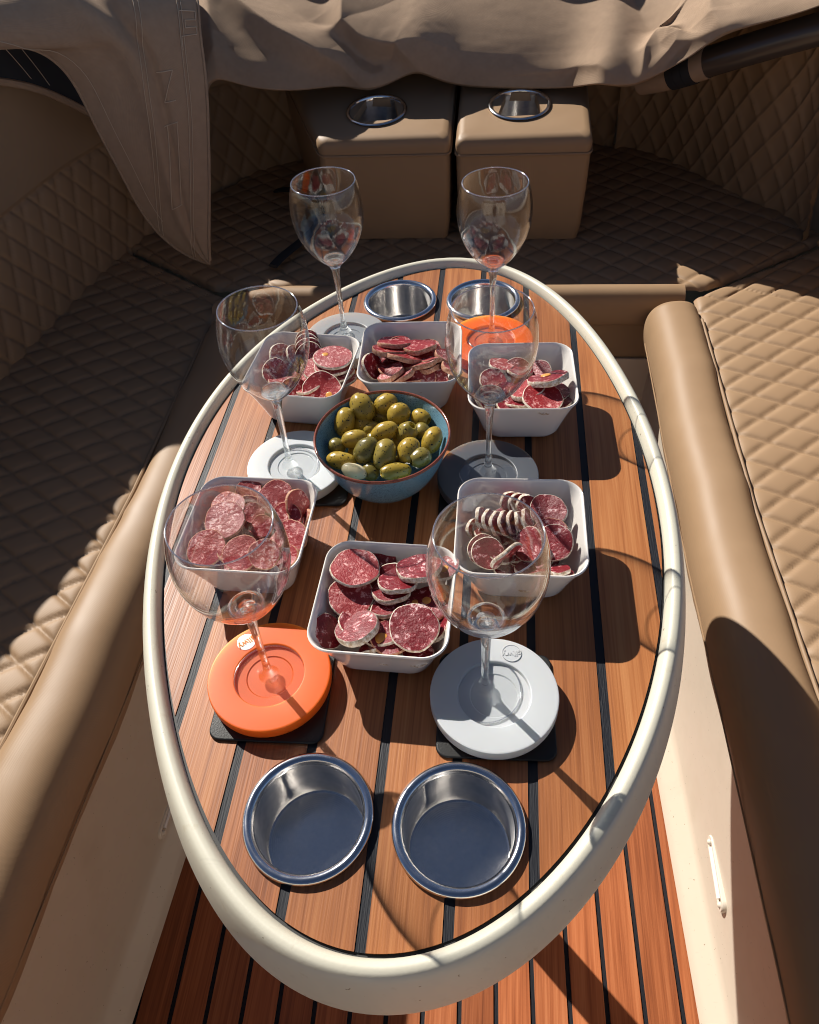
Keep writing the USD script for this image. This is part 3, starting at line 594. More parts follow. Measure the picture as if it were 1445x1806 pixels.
# rolled window at the right with black webbing strap
rw = thing('rolled_window', 'glossy brown roll of clear hood window tied with a black strap at the right', 'rolled window')
rp = smooth_path([(.352, 1.05, .052), (.403, 1.00, .080), (.459, .958, .112), (.522, .927, .141), (.600, .897, .172), (.685, .877, .198), (.80, .86, .228)], 70)
part('roll', cat_mesh([tube(rp, .0255, 22)]), 'dark_vinyl', rw, smooth=50)
part('fabric_cuff', tube(rp[0:19], .0270, 22), 'canvas', rw, smooth=50)
for a in (9, 11, 13):
    part('strap', tube(rp[a:a + 3], .0290, 22), 'black_fabric', rw, smooth=50)
sl = part('strap_loop', tube(smooth_path([(-.42, 1.08, ZS + .012), (-.36, 1.04, ZS + .03), (-.305, .985, ZS + .03), (-.292, .92, ZS + .02), (-.315, .86, ZS + .012), (-.345, .80, ZS + .010), (-.36, .76, ZS + .008)], 60), .011, 10, flat=.35), 'black_fabric', smooth=50)
tag(sl, 'black webbing strap lying in a curve on the shaded rear bench left', 'strap')

# ---------------------------------------------------------------- table
in_boat = False
ZF = ZF * BOAT_SCALE + BOAT_ORIGIN[2]
TB = np.array([(-.015, .456), (-.125, .374), (-.205, .273), (-.251, .146), (-.267, .041), (-.255, -.074), (-.230, -.184), (-.213, -.234), (-.191, -.280), (-.168, -.321), (-.145, -.359), (-.117, -.400), (-.085, -.430), (-.055, -.447), (-.028, -.456), (.005, -.459), (.029, -.458), (.061, -.450), (.093, -.435), (.121, -.416), (.146, -.390), (.165, -.363), (.192, -.316), (.218, -.260), (.232, -.220), (.245, -.171), (.254, -.118), (.258, -.060), (.258, .004), (.251, .086), (.232, .167), (.188, .311), (.128, .396), (.062, .442)])
ang = np.arctan2(TB[:, 1] / .458, TB[:, 0] / .262); rad = np.hypot(TB[:, 1] / .458, TB[:, 0] / .262)
A = np.stack([np.ones_like(ang)] + [f(k * ang) for k in (1, 2, 3, 4) for f in (np.cos, np.sin)], 1)
coef = np.linalg.lstsq(A, rad, rcond=None)[0]
th = np.arange(240) / 240 * 2 * PI
rr = np.stack([np.ones_like(th)] + [f(k * th) for k in (1, 2, 3, 4) for f in (np.cos, np.sin)], 1) @ coef
OUT = np.stack([rr * np.cos(th) * .262, rr * np.sin(th) * .458], 1)
tan_ = np.roll(OUT, -1, 0) - np.roll(OUT, 1, 0); tan_ /= np.linalg.norm(tan_, axis=1)[:, None]
NO = np.stack([tan_[:, 1], -tan_[:, 0]], 1)
table = thing('boat_table', 'oval cockpit table with brown planks, black seams and a raised cream rim', 'table')
HOLD = [(-.0504, -.3710), (.0686, -.3708), (-.0522, .3616), (.0662, .3632)]
outline = Polygon(OUT)
holes = unary_union([Point(*h).buffer(.0460, 32) for h in HOLD])
SX, SW, HW = .0648, .0616, .0041
part('caulk_sheet', extrude(outline.difference(holes), -.010, -.0009), 'caulk', table, smooth=False)
for k in range(-6, 5):
    strip = sbox(SX + k * SW + HW, -.6, SX + (k + 1) * SW - HW, .6)
    pl = strip.intersection(outline).difference(holes)
    if pl.is_empty or pl.area < 1e-5: continue
    part('plank', extrude(pl, -.008, 0), 'table_wood_%d' % ((k * 7 + 12) % 3), table, smooth=False)
prof = [(.0005, -.030), (.0005, -.0035), (.0025, -.0035), (.0030, .0005), (.0048, .0052), (.0075, .0088), (.0110, .0100), (.0145, .0092), (.0180, .0055), (.0215, -.003), (.0245, -.014), (.0275, -.0290), (.0295, -.0430), (.0290, -.0490), (.0260, -.0530), (.0150, -.0545), (-.02, -.0545)]
cs = PchipInterpolator(np.linspace(0, 1, len(prof) - 2), np.array(prof[2:])); prof = prof[:2] + [tuple(x) for x in cs(np.linspace(0, 1, 44))]
part('rim', loft([[(o[0] + n_[0] * d, o[1] + n_[1] * d, z) for o, n_ in zip(OUT, NO)] for d, z in prof], cap0=False, cap1=True, flip=True), 'cream_rim', table, smooth=50)
part('edge_gap', loft([[(o[0] + n_[0] * d, o[1] + n_[1] * d, z) for o, n_ in zip(OUT, NO)] for d, z in ((-.001, -.0024), (.0032, -.0022))], cap0=False, cap1=False, flip=True), 'gap_shade', table)  # dark strip between planks and rim, the recess shade put into its colour
part('pedestal', apply(lathe([(.032, ZF + .012), (.032, -.075), (.11, -.066), (.11, -.0555)], 48), rotz(0, (.0, -.02, 0))), 'steel', table, smooth=30)
part('pedestal_foot', apply(lathe([(.105, ZF), (.105, ZF + .004), (.08, ZF + .012), (.034, ZF + .016)], 48), rotz(0, (.0, -.02, 0))), 'steel', table, smooth=30)
for i, (hx, hy) in enumerate(HOLD):
    cup_parts(table, (hx, hy), 0.0, [(.0500, .0004), (.0520, .0012), (.0525, .0032), (.0515, .0055), (.0490, .0068), (.0462, .0062), (.0442, .0040), (.0434, .0005)], [(.0434, .0005), (.0430, -.010), (.0428, -.028), (.0424, -.044), (.0412, -.0475)], [(.0414, -.0472), (.0395, -.0485), (.025, -.0488), (.010, -.0490)])

# ---------------------------------------------------------------- coasters, pads, glasses
ZC = .019
def coaster(x, y, m, label, rot=0.0, recess=(0, 0), word=None, z0=.0035):
    t = thing('coaster', label, 'coaster', mat=rotz(rot, (x, y, z0)), group='round silicone glass coasters')
    H = ZC - z0
    pr = [(.020, 0), (.049, 0), (.0525, .0012), (.0540, .003), (.0548, .006), (.0548, H - .0016), (.0543, H - .0005), (.0530, H), (.0322, H), (.0312, H - .0008), (.0306, H - .0040)]
    part('ring', lathe(pr, 80), m, t, smooth=40)
    part('recess', lathe([(.0306, H - .0040), (.021, H - .0042), (.0200, H - .0052), (.010, H - .0052)], 64, cap1=True), m, t, smooth=30)
    if word:
        a = word
        b = thing_part_badge(t, H, a, m)
    return t
def thing_part_badge(t, H, a, m):
    cx, cy = .0422 * math.cos(a[0]), .0422 * math.sin(a[0])
    disc = lathe([(.0088, -.0004), (.0085, .0004), (.0078, .0005)], 40, cap1=True)
    bd = part('badge', apply(disc, rotz(0, (cx, cy, H))), 'badge_white' if m == 'orange_silicone' else m, t, smooth=30)
    if m != 'orange_silicone':
        rg = lathe([(.0078, .0002), (.0080, .0009), (.0086, .0009), (.0088, .0002)], 40)
        part('badge_ring', apply(rg, rotz(0, (cx, cy, H))), m, bd)
    tx = text_mesh('silwy', .0052, .0006, bold=True); c = (tx.bounds[0] + tx.bounds[1]) / 2; tx.apply_translation((-c[0], -c[1], 0))
    part('lettering', apply(tx, rotz(a[1], (cx, cy, H + (.0006 if m == 'orange_silicone' else .0005)))), m, bd, smooth=False)
def pad(x, y, rot, label, s=.0495):
    t = part('leather_pad', apply(loft([rr_ring(s, s, .010, z=.0004), rr_ring(s + .0006, s + .0006, .010, z=.0014), rr_ring(s + .0003, s + .0003, .010, z=.0028), rr_ring(s - .0008, s - .0008, .010, z=.0034)]), rotz(rot, (x, y, 0))), 'black_leather', smooth=50)
    tag(t, label, 'leather pad', 'square black leather pads')
GL = [  # glass x, y, coaster x, y, colour, pad, label words
    (-.1040, -.2570, -.1045, -.2560, 'orange_silicone', (-.1010, -.2615, .02), 'near left', 'orange', (2.30, 3.95)),
    (.0850, -.2580, .0935, -.2625, 'white_silicone', (.0950, -.2640, .03), 'near right', 'white', (1.22, 3.30)),
    (-.1385, .0060, -.1330, .0105, 'white_silicone', (-.1230, .0110, .05), 'middle left', 'white', None),
    (.0815, .0060, .0815, .0010, 'grey_silicone', (.0800, -.004, .0), 'middle right', 'dark grey', None),
    (-.1160, .2640, -.1120, .2540, 'light_grey_silicone', None, 'far left', 'shaded grey white', None),
    (.0800, .2550, .0790, .2480, 'orange_silicone', None, 'far right', 'orange', None)]
clab = ['orange silicone coaster nearest the camera, under the near left wine glass', 'white silicone coaster nearest the camera, under the near right wine glass', 'sunlit white silicone coaster left of the blue olive bowl', 'dark grey silicone coaster half in shadow right of the blue olive bowl', 'light grey silicone coaster beside the far left steel cup holder', 'orange silicone coaster in front of the far right steel cup holder']
plab = ['black leather pad under the near orange coaster', 'black leather pad under the near white coaster', 'black leather pad corner peeking out below the left of the olive bowl', 'black leather pad in shadow between olive bowl and right salami dish']
glab = ['empty wine glass on the near orange coaster, closest to the left rim', 'empty wine glass on the near white coaster above the right front cup holder', 'empty wine glass on the sunlit white coaster left of the blue olive bowl', 'empty wine glass on the shaded coaster right of the blue olive bowl', 'tall empty wine glass at the far left of the table before the left console', 'tall empty wine glass on the far orange coaster before the right console']
# glass outline, z from the underside of the foot
ib = [(.0000, .1055), (.0060, .1062), (.0120, .1092), (.0200, .1160), (.0280, .1255), (.0350, .1375), (.0400, .1500), (.0425, .1620), (.0432, .1720), (.0425, .1830), (.0408, .1930), (.0388, .2010), (.0372, .2060)]
cs_i = PchipInterpolator(np.linspace(0, 1, len(ib)), np.array(ib)); inner = cs_i(np.linspace(0, 1, 44))
tz = np.gradient(inner, axis=0); tz /= np.linalg.norm(tz, axis=1)[:, None]; nrm = np.stack([tz[:, 1], -tz[:, 0]], 1)
inner[:, 0] *= .975
thk = np.interp(np.linspace(0, 1, 44), [0, .12, .3, .6, 1], [.0050, .0032, .0016, .0011, .0010])
outer = inner + nrm * thk[:, None]; outer[:, 0] = np.maximum(outer[:, 0], .0)
ks = int(np.argmax(outer[:, 0] > .0095))
solid_out = [(.0092, .0046), (.0078, .0066), (.0058, .0092), (.0044, .0130), (.0036, .018), (.0031, .026), (.0031, .045), (.0033, .062), (.0038, .078), (.0048, .0905), (.0066, .0985)]
o_low = [tuple(x) for x in outer[ks:ks + 4]]; 
def glass(x, y, label, tilt=0.0):
    c_, s_ = math.cos(tilt), math.sin(tilt)
    t = thing('wine_glass', label, 'wine glass', mat=[[c_, 0, -s_, 0], [0, 1, 0, 0], [s_, 0, c_, 0], [x, y, .0150 + .030 * abs(s_), 1]], group='empty wine glasses')
    n = 72
    # foot: thin disc with a gentle cone
    foot = lathe([(.0000, .0002), (.0290, .0002), (.0312, .0007), (.0316, .0012), (.0310, .0018), (.0240, .0024), (.0140, .0034), (.0092, .0046)], n)
    part('foot', foot, 'thin_glass', t, smooth=40)
    part('foot_edge', lathe([(.0313 + .0008 * math.cos(a), .0012 + .0008 * math.sin(a)) for a in np.linspace(-PI / 2, 1.5 * PI, 9)], n), 'rim_glass', t, smooth=True)
    k0 = ks + 2
    so = np.array(solid_out + [tuple(outer[k0])]); so = PchipInterpolator(np.linspace(0, 1, len(so)), so)(np.linspace(0, 1, 40))
    part('stem', lathe([tuple(q) for q in so] + [tuple(inner[k0])] + [tuple(q) for q in inner[:k0][::-1]] , n), 'solid_glass', t, smooth=True)
    bw = [tuple(q) for q in outer[k0:]] + [tuple(q) for q in inner[k0:][::-1]]
    rc_ = (outer[-1] + inner[-1]) / 2
    part('rim', lathe([(rc_[0] + .0006 * math.cos(a), rc_[1] + .0006 * math.sin(a)) for a in np.linspace(-PI / 2, 1.5 * PI, 11)], n), 'rim_glass', t, smooth=True)
    part('bowl', lathe(bw, n), 'thin_glass', t, smooth=True)
for i, (gx, gy, cx, cy, m, pd, _, _, wd) in enumerate(GL):
    if pd: pad(pd[0], pd[1], pd[2], plab[i])
    coaster(cx, cy, m, clab[i], 0.0, word=wd, z0=.0036 if pd else .0004)
    glass(gx, gy, glab[i], math.radians((1.5, .1, 1.5, .2, 0, 0)[i]))   # the magnetic coasters hold some of them slightly askew

# ---------------------------------------------------------------- white square bowls with salami
BOWLS = [(-.1440, .1400, -.1012), (-.0155, .1659, .0343), (.1164, .1226, .0354), (-.1493, -.1135, -.0253), (.1144, -.1057, .0024), (-.0054, -.1948, -.0329)]
blab = ['white square porcelain dish of salami at the back left behind the olive bowl', 'white square porcelain dish of salami at the back centre by the cup holders', 'white square porcelain dish of salami at the back right by the table edge', 'white square porcelain dish of salami at the front left behind the near left glass', 'middle right white porcelain dish of salami, nearest the table edge shadow', 'white square porcelain dish of salami front and centre between the two near coasters']
def dish_mesh():
    pr = [(.034, .0010, .020), (.0400, .0000, .020), (.0430, .0012, .020), (.0452, .006, .020), (.0490, .020, .021), (.0550, .040, .022), (.0598, .0535, .0225), (.0612, .0565, .0225), (.0613, .0578, .0225), (.0605, .0586, .0220), (.0592, .0580, .0208), (.0580, .0550, .020), (.0525, .036, .0195), (.0470, .018, .019), (.0430, .0085, .018), (.0390, .0055, .018), (.033, .0048, .018)]
    return loft([rr_ring(h, h, r, z=z, n=9) for h, z, r in pr])
dm = dish_mesh()
def orient(px_n): return px_n
rng = np.random.default_rng(11)
def slice_meshes(r, th, seed, bend):
    g = np.random.default_rng(seed); n = 30; a = np.arange(n) / n * 2 * PI
    ph = g.uniform(0, 2 * PI, 5); el = g.uniform(.0, .06)
    rad = r * (1 + el * np.cos(2 * (a - ph[0])) + .018 * np.cos(3 * a + ph[1]) + .014 * np.cos(5 * a + ph[2]) + .008 * np.cos(9 * a + ph[3]))
    def ring(k, z): 
        x, y = rad * k * np.cos(a), rad * k * np.sin(a); zz = z + bend * ((x * math.cos(ph[4]) + y * math.sin(ph[4])) ** 2 - .3 * r * r) / r
        zz = zz + (.0006 * np.cos(4 * a + ph[2]) * k * k)
        return np.stack([x, y, zz + 0 * a], 1)
    h = th / 2; e = .0007 / r
    top = loft([ring(.965, h), ring(.75, h - .0001), ring(.45, h), ring(.2, h)], cap0=False, cap1=True)
    bot = loft([ring(.2, -h), ring(.5, -h), ring(.965, -h)], cap0=True, cap1=False)
    rind = loft([ring(.965, -h), ring(.995, -h + .0006), ring(1.01, 0), ring(.997, h - .0006), ring(.965, h)], cap0=False, cap1=False)
    return trimesh.util.concatenate([top, bot]), rind
count = 0
def salami_slice(pos, nrm_, r, th, meat, rind, label, group, bend=.11, nut=None):
    global count
    count += 1
    t = thing('salami_slice', label, 'salami slice', mat=frame(nrm_, rng.uniform(0, 6.28), pos), group=group)
    m, rd = slice_meshes(r, th, count * 7 + 1, bend * rng.uniform(-.6, 1.4))
    part('meat', m, meat, t, smooth=40); part('rind', rd, rind, t, smooth=60)
    for nx, ny, nr in nut or ():
        q = trimesh.creation.icosphere(2, nr); q.apply_scale((1, 1, .25)); q.apply_translation((nx * r, ny * r, th / 2)); part('nut_piece', q, 'nut_orange', t)
#SLICES<#
SLICES = [[[[-0.1082, 0.1525, 0.058], [0.05, 0.06, 1], 0.0242, 0.0038, "meat_pink", "white_rind", "top salami slice with yellow nut on the right hand stack", [[-0.25, -0.35, 0.004]]],
 [[-0.1074, 0.1457, 0.052], [0.05, 0.06, 1], 0.0238, 0.0038, "meat_pink", "white_rind", "second salami slice of the right hand stack", None],
 [[-0.1053, 0.1399, 0.046], [0.05, 0.06, 1], 0.0234, 0.0038, "meat_pink", "white_rind", "third salami slice of the right hand stack", None],
 [[-0.1035, 0.1355, 0.04], [0.05, 0.06, 1], 0.0228, 0.0038, "meat_pink", "white_rind", "fourth salami slice of the right hand stack", None],
 [[-0.1252, 0.1444, 0.047], [0.1, 0.03, 1], 0.0219, 0.0038, "meat_pink", "white_rind", "salami slice left of the stack", None],
 [[-0.1157, 0.1055, 0.046], [0.0, -0.55, 0.83], 0.0228, 0.0038, "meat_red", "white_rind", "red salami slice leaning on the near wall", [[-0.3, -0.4, 0.004]]],
 [[-0.1505, 0.1113, 0.042], [0.45, -0.4, 0.8], 0.0157, 0.0038, "meat_red", "white_rind", "salami slice in the near left corner", None],
 [[-0.1482, 0.1926, 0.05], [0.1, -0.82, 0.42], 0.0165, 0.0035, "meat_dark", "white_rind", "rearmost of the white rinded salami slices at the back wall", None],
 [[-0.1461, 0.1858, 0.049], [0.1, -0.82, 0.42], 0.0168, 0.0035, "meat_dark", "white_rind", "second of the white rinded salami slices at the back wall", None],
 [[-0.1447, 0.1798, 0.047], [0.1, -0.8, 0.45], 0.0172, 0.0035, "meat_dark", "white_rind", "third of the white rinded salami slices at the back wall", None],
 [[-0.1431, 0.1735, 0.045], [0.1, -0.78, 0.48], 0.0171, 0.0035, "meat_dark", "white_rind", "front of the white rinded salami slices at the back wall", None],
 [[-0.1762, 0.1631, 0.05], [0.75, -0.42, 0.52], 0.0172, 0.0038, "meat_pink", "white_rind", "upright salami slice at the left wall behind the glass", None],
 [[-0.1786, 0.1387, 0.046], [0.5, -0.4, 0.75], 0.017, 0.0038, "meat_pink", "white_rind", "salami slice at the left wall low behind the glass", None],
 [[-0.1608, 0.172, 0.046], [0.75, -0.2, 0.6], 0.0143, 0.0038, "meat_pink", "white_rind", "small salami slice in the middle behind the glass edge", None],
 [[-0.146, 0.1476, 0.036], [0.1, -0.1, 1], 0.0182, 0.0038, "meat_red", "white_rind", "deep salami slice in the middle", None],
 [[-0.1717, 0.156, 0.034], [0.2, -0.1, 1], 0.0183, 0.0038, "meat_red", "white_rind", "deep salami slice at the left", None]],
 [[[-0.0376, 0.1881, 0.054], [0.05, 0.36, 0.93], 0.0212, 0.0055, "meat_red", "brown_rind", "rear salami slice with red edge at the back", None],
 [[-0.0417, 0.1726, 0.054], [0.1, 0.38, 0.92], 0.021, 0.006, "meat_red", "brown_rind", "thick rimmed salami slice at the back left", None],
 [[-0.0225, 0.1628, 0.054], [0.2, 0.34, 0.92], 0.0234, 0.006, "meat_red", "brown_rind", "thick rimmed salami slice across the middle", None],
 [[-0.0056, 0.1776, 0.056], [-0.1, 0.3, 0.95], 0.021, 0.006, "meat_red", "brown_rind", "red edged salami slice at the back right of centre", None],
 [[-0.0607, 0.15, 0.047], [0.86, -0.22, 0.45], 0.0175, 0.0038, "meat_dark", "white_rind", "dark salami slice standing at the left wall", None],
 [[-0.0372, 0.1368, 0.048], [-0.42, 0.12, 0.9], 0.0172, 0.006, "meat_pink", "brown_rind", "tilted pink salami slice at the near left", None],
 [[-0.0237, 0.1351, 0.046], [-0.48, 0.15, 0.86], 0.0166, 0.006, "meat_pink", "brown_rind", "tilted salami slice behind the near left one", None],
 [[-0.0022, 0.1306, 0.044], [0.0, -0.28, 0.96], 0.0195, 0.0038, "meat_pink", "brown_rind", "flat salami slice at the near wall centre", None],
 [[-0.0029, 0.1529, 0.05], [-0.25, 0.35, 0.9], 0.0207, 0.006, "meat_pink", "brown_rind", "pale salami slice in the centre", None],
 [[0.0094, 0.1597, 0.052], [-0.15, 0.35, 0.92], 0.0154, 0.006, "meat_pink", "brown_rind", "salami slice right of the centre with spread rind", None],
 [[0.0072, 0.1492, 0.046], [-0.2, 0.4, 0.9], 0.0142, 0.006, "meat_pink", "brown_rind", "salami slice under the spread one", None],
 [[0.0252, 0.163, 0.052], [0.5, 0.15, 0.85], 0.0138, 0.006, "meat_pink", "brown_rind", "tilted rind showing salami slice at the right", None],
 [[0.0344, 0.1483, 0.047], [0.55, 0.15, 0.82], 0.0141, 0.006, "meat_pink", "brown_rind", "salami slice on edge at the right wall", None],
 [[0.0009, 0.132, 0.043], [0.1, -0.3, 0.95], 0.0136, 0.0038, "meat_pink", "brown_rind", "round salami slice at the near wall right of centre", None],
 [[0.0194, 0.1336, 0.042], [0.0, -0.35, 0.93], 0.0127, 0.0038, "meat_pink", "brown_rind", "round salami slice at the near right corner", None],
 [[-0.0396, 0.1684, 0.038], [0, 0.1, 1], 0.0202, 0.0038, "meat_red", "white_rind", "deep salami slice at the left", None],
 [[-0.0107, 0.1684, 0.036], [0, 0.1, 1], 0.0202, 0.0038, "meat_red", "white_rind", "deep salami slice in the middle", None],
 [[0.0107, 0.1713, 0.034], [0, 0.1, 1], 0.0202, 0.0038, "meat_red", "white_rind", "deep salami slice at the right", None]],
 [[[0.146, 0.1153, 0.058], [-0.22, 0.42, 0.88], 0.0235, 0.007, "meat_dark", "white_rind", "thick white rimmed salami slice lying on top at the back", [[0.2, 0.2, 0.006]]],
 [[0.139, 0.0861, 0.054], [0.1, -0.12, 1], 0.0228, 0.0038, "meat_red", "white_rind", "bright wavy salami slice in the middle of the top", None],
 [[0.1235, 0.1064, 0.049], [-0.2, 0.18, 0.96], 0.021, 0.006, "meat_red", "white_rind", "salami slice under the wavy one to the left", None],
 [[0.1613, 0.0908, 0.042], [-0.3, 0.2, 0.92], 0.013, 0.0038, "meat_dark", "white_rind", "small salami slice at the near right corner", None],
 [[0.1148, 0.1435, 0.047], [0.1, 0.3, 0.95], 0.0155, 0.0038, "meat_dark", "white_rind", "salami slice at the back left seen past the glass", None],
 [[0.0997, 0.1065, 0.044], [0.2, -0.2, 0.95], 0.0161, 0.0038, "meat_dark", "brown_rind", "dark salami slice at the left", None],
 [[0.1062, 0.0892, 0.04], [0.1, 0.1, 1], 0.0178, 0.0038, "meat_dark", "white_rind", "salami slice at the near wall left", None],
 [[0.0724, 0.0919, 0.044], [0.75, -0.1, 0.6], 0.0122, 0.0038, "meat_dark", "white_rind", "salami slice standing in the near left corner", None],
 [[0.0841, 0.1215, 0.05], [0.3, -0.3, 0.9], 0.0162, 0.0038, "meat_pink", "white_rind", "salami slice at the left seen through the glass", None],
 [[0.0927, 0.1539, 0.048], [0.2, 0.2, 0.95], 0.0156, 0.0038, "meat_pink", "white_rind", "salami slice at the back left seen through the glass", None],
 [[0.1543, 0.1125, 0.04], [-0.1, 0.1, 1], 0.0189, 0.0038, "meat_dark", "white_rind", "dark salami slice under the top one", None],
 [[0.1295, 0.1028, 0.036], [0, 0.1, 1], 0.0208, 0.0038, "meat_dark", "white_rind", "deep salami slice in the middle", None],
 [[0.0937, 0.1154, 0.032], [0, 0.1, 1], 0.0192, 0.0038, "meat_dark", "white_rind", "deep salami slice at the left", None]],
 [[[-0.1773, -0.0867, 0.052], [0.05, -0.15, 1], 0.0168, 0.0038, "meat_pink", "brown_rind", "rear half of the heart shaped pair of pale salami slices", None],
 [[-0.1736, -0.1105, 0.057], [0.03, -0.25, 0.97], 0.0205, 0.0038, "meat_pink", "brown_rind", "front half of the heart shaped pair of pale salami slices", None],
 [[-0.1846, -0.143, 0.052], [0.1, -0.32, 0.94], 0.0189, 0.0038, "meat_red", "brown_rind", "salami slice at the front left wall", None],
 [[-0.1487, -0.1484, 0.053], [0.02, -0.4, 0.92], 0.018, 0.0038, "meat_red", "brown_rind", "salami slice at the front centre", None],
 [[-0.125, -0.1501, 0.055], [0.03, -0.45, 0.9], 0.0152, 0.0038, "meat_pink", "brown_rind", "small salami slice at the front right seen through the glass", None],
 [[-0.1509, -0.0922, 0.047], [0.2, -0.4, 0.9], 0.0114, 0.0038, "meat_pink", "brown_rind", "salami slice behind the heart shaped pair", None],
 [[-0.1391, -0.1077, 0.046], [0.1, -0.4, 0.9], 0.0117, 0.0038, "meat_red", "brown_rind", "salami slice in the gap right of the heart shaped pair", None],
 [[-0.1621, -0.0631, 0.049], [0.0, -0.5, 0.87], 0.0137, 0.0038, "meat_pink", "brown_rind", "salami slice at the back wall centre", None],
 [[-0.1308, -0.0747, 0.053], [0.08, -0.45, 0.89], 0.0184, 0.0038, "meat_pink", "brown_rind", "coarse grained salami slice at the back right", None],
 [[-0.1065, -0.0843, 0.055], [0.8, -0.42, 0.42], 0.0148, 0.0038, "meat_red", "brown_rind", "upright salami slice at the back right corner", None],
 [[-0.1153, -0.0995, 0.05], [-0.1, -0.45, 0.89], 0.016, 0.0038, "meat_red", "brown_rind", "salami slice in the middle right", None],
 [[-0.1055, -0.1246, 0.051], [-0.22, -0.42, 0.88], 0.0176, 0.0038, "meat_red", "brown_rind", "large salami slice at the right", None],
 [[-0.107, -0.1445, 0.045], [-0.3, -0.3, 0.9], 0.0127, 0.0038, "meat_red", "brown_rind", "salami slice low at the right wall front", None],
 [[-0.0951, -0.0991, 0.045], [-0.93, -0.15, 0.3], 0.0132, 0.0038, "meat_pink", "brown_rind", "salami slice standing edge on against the right wall", None],
 [[-0.1724, -0.1204, 0.044], [0.0, -0.1, 1], 0.0168, 0.0038, "meat_red", "brown_rind", "salami slice under the heart shaped pair", None],
 [[-0.152, -0.1074, 0.034], [0.0, -0.1, 1], 0.0171, 0.0038, "meat_red", "brown_rind", "deep salami slice in the centre", None],
 [[-0.198, -0.0973, 0.034], [0.2, -0.1, 1], 0.0155, 0.0038, "meat_red", "brown_rind", "deep salami slice by the left wall", None]],
 [[[0.1462, -0.1212, 0.052], [-0.22, -0.42, 0.88], 0.0177, 0.0038, "meat_dark", "white_rind", "large dark salami slice leaning at the right", None],
 [[0.1427, -0.108, 0.048], [-0.25, -0.4, 0.88], 0.0171, 0.0038, "meat_dark", "brown_rind", "salami slice right behind the large dark one", None],
 [[0.1412, -0.0834, 0.054], [-0.18, -0.3, 0.93], 0.0179, 0.0038, "meat_dark", "white_rind", "round salami slice at the back right corner", None],
 [[0.0773, -0.0917, 0.05], [0.93, -0.2, 0.4], 0.0114, 0.0038, "meat_dark", "white_rind", "first upright salami slice of the row from the left", None],
 [[0.0847, -0.0958, 0.051], [0.93, -0.25, 0.42], 0.0117, 0.0038, "meat_dark", "white_rind", "second upright salami slice of the row from the left", None],
 [[0.0924, -0.1008, 0.053], [0.92, -0.25, 0.42], 0.0124, 0.0038, "meat_dark", "white_rind", "third upright salami slice of the row from the left", None],
 [[0.0996, -0.1005, 0.053], [0.92, -0.2, 0.42], 0.012, 0.0038, "meat_dark", "white_rind", "fourth upright salami slice of the row from the left", None],
 [[0.1068, -0.0977, 0.052], [0.92, -0.15, 0.45], 0.0116, 0.0038, "meat_dark", "white_rind", "fifth upright salami slice of the row from the left", None],
 [[0.1141, -0.0958, 0.051], [0.9, -0.1, 0.48], 0.0109, 0.0038, "meat_dark", "white_rind", "sixth upright salami slice of the row from the left", None],
 [[0.1216, -0.0902, 0.049], [0.85, -0.1, 0.5], 0.0106, 0.0038, "meat_dark", "white_rind", "last upright salami slice of the row from the left", None],
 [[0.0845, -0.1354, 0.05], [0.12, -0.55, 0.83], 0.0155, 0.0038, "meat_dark", "white_rind", "flat facing salami slice at the front left", None],
 [[0.0801, -0.128, 0.046], [0.12, -0.55, 0.83], 0.0152, 0.0038, "meat_dark", "white_rind", "salami slice peeking out behind the front left one", None],
 [[0.1012, -0.1384, 0.052], [-0.6, 0.66, 0.34], 0.0184, 0.0038, "meat_dark", "white_rind", "salami slice on edge slanting across the front", [[0.3, 0.1, 0.003]]],
 [[0.1229, -0.1228, 0.05], [-0.62, -0.32, 0.7], 0.0169, 0.0038, "meat_dark", "white_rind", "salami slice leaning left beside the large dark one", None],
 [[0.1239, -0.1473, 0.043], [0.05, 0.5, 0.86], 0.0149, 0.0038, "meat_dark", "white_rind", "front salami slice with pale rind up at the near wall", None],
 [[0.1498, -0.1494, 0.046], [-0.1, 0.55, 0.84], 0.0107, 0.0038, "meat_dark", "white_rind", "upper pale rinded salami slice in the front right corner", None],
 [[0.1528, -0.1499, 0.04], [-0.1, 0.5, 0.86], 0.0108, 0.0038, "meat_dark", "white_rind", "lower pale rinded salami slice in the front right corner", None],
 [[0.1036, -0.0661, 0.048], [0.55, -0.75, 0.35], 0.0103, 0.0038, "meat_dark", "white_rind", "first upright salami slice of the rear row", None],
 [[0.1111, -0.0682, 0.048], [0.55, -0.75, 0.35], 0.0103, 0.0038, "meat_dark", "white_rind", "second upright salami slice of the rear row", None],
 [[0.1185, -0.0704, 0.048], [0.55, -0.75, 0.35], 0.0103, 0.0038, "meat_dark", "white_rind", "third upright salami slice of the rear row", None],
 [[0.0707, -0.1019, 0.044], [0.8, -0.3, 0.5], 0.011, 0.0038, "meat_dark", "white_rind", "leaning salami slice at the left wall below the row", None],
 [[0.116, -0.1248, 0.036], [-0.3, -0.1, 0.9], 0.0144, 0.0038, "meat_dark", "white_rind", "dark salami slice deep in the middle", None],
 [[0.1044, -0.1375, 0.032], [0, 0.1, 1], 0.0152, 0.0038, "meat_dark", "white_rind", "bottom salami slice at the near wall", None]],
 [[[-0.0362, -0.1637, 0.057], [0.12, 0.05, 1], 0.0227, 0.0038, "meat_red", "white_rind", "shiny pale topped salami slice at the back left", None],
 [[-0.0375, -0.1891, 0.047], [0.12, -0.22, 1], 0.0207, 0.0038, "meat_red", "white_rind", "shiny salami slice half under the pale one", None],
 [[-0.055, -0.2232, 0.04], [0.7, -0.15, 0.7], 0.0164, 0.0038, "meat_dark", "white_rind", "salami slice leaning on the left wall", None],
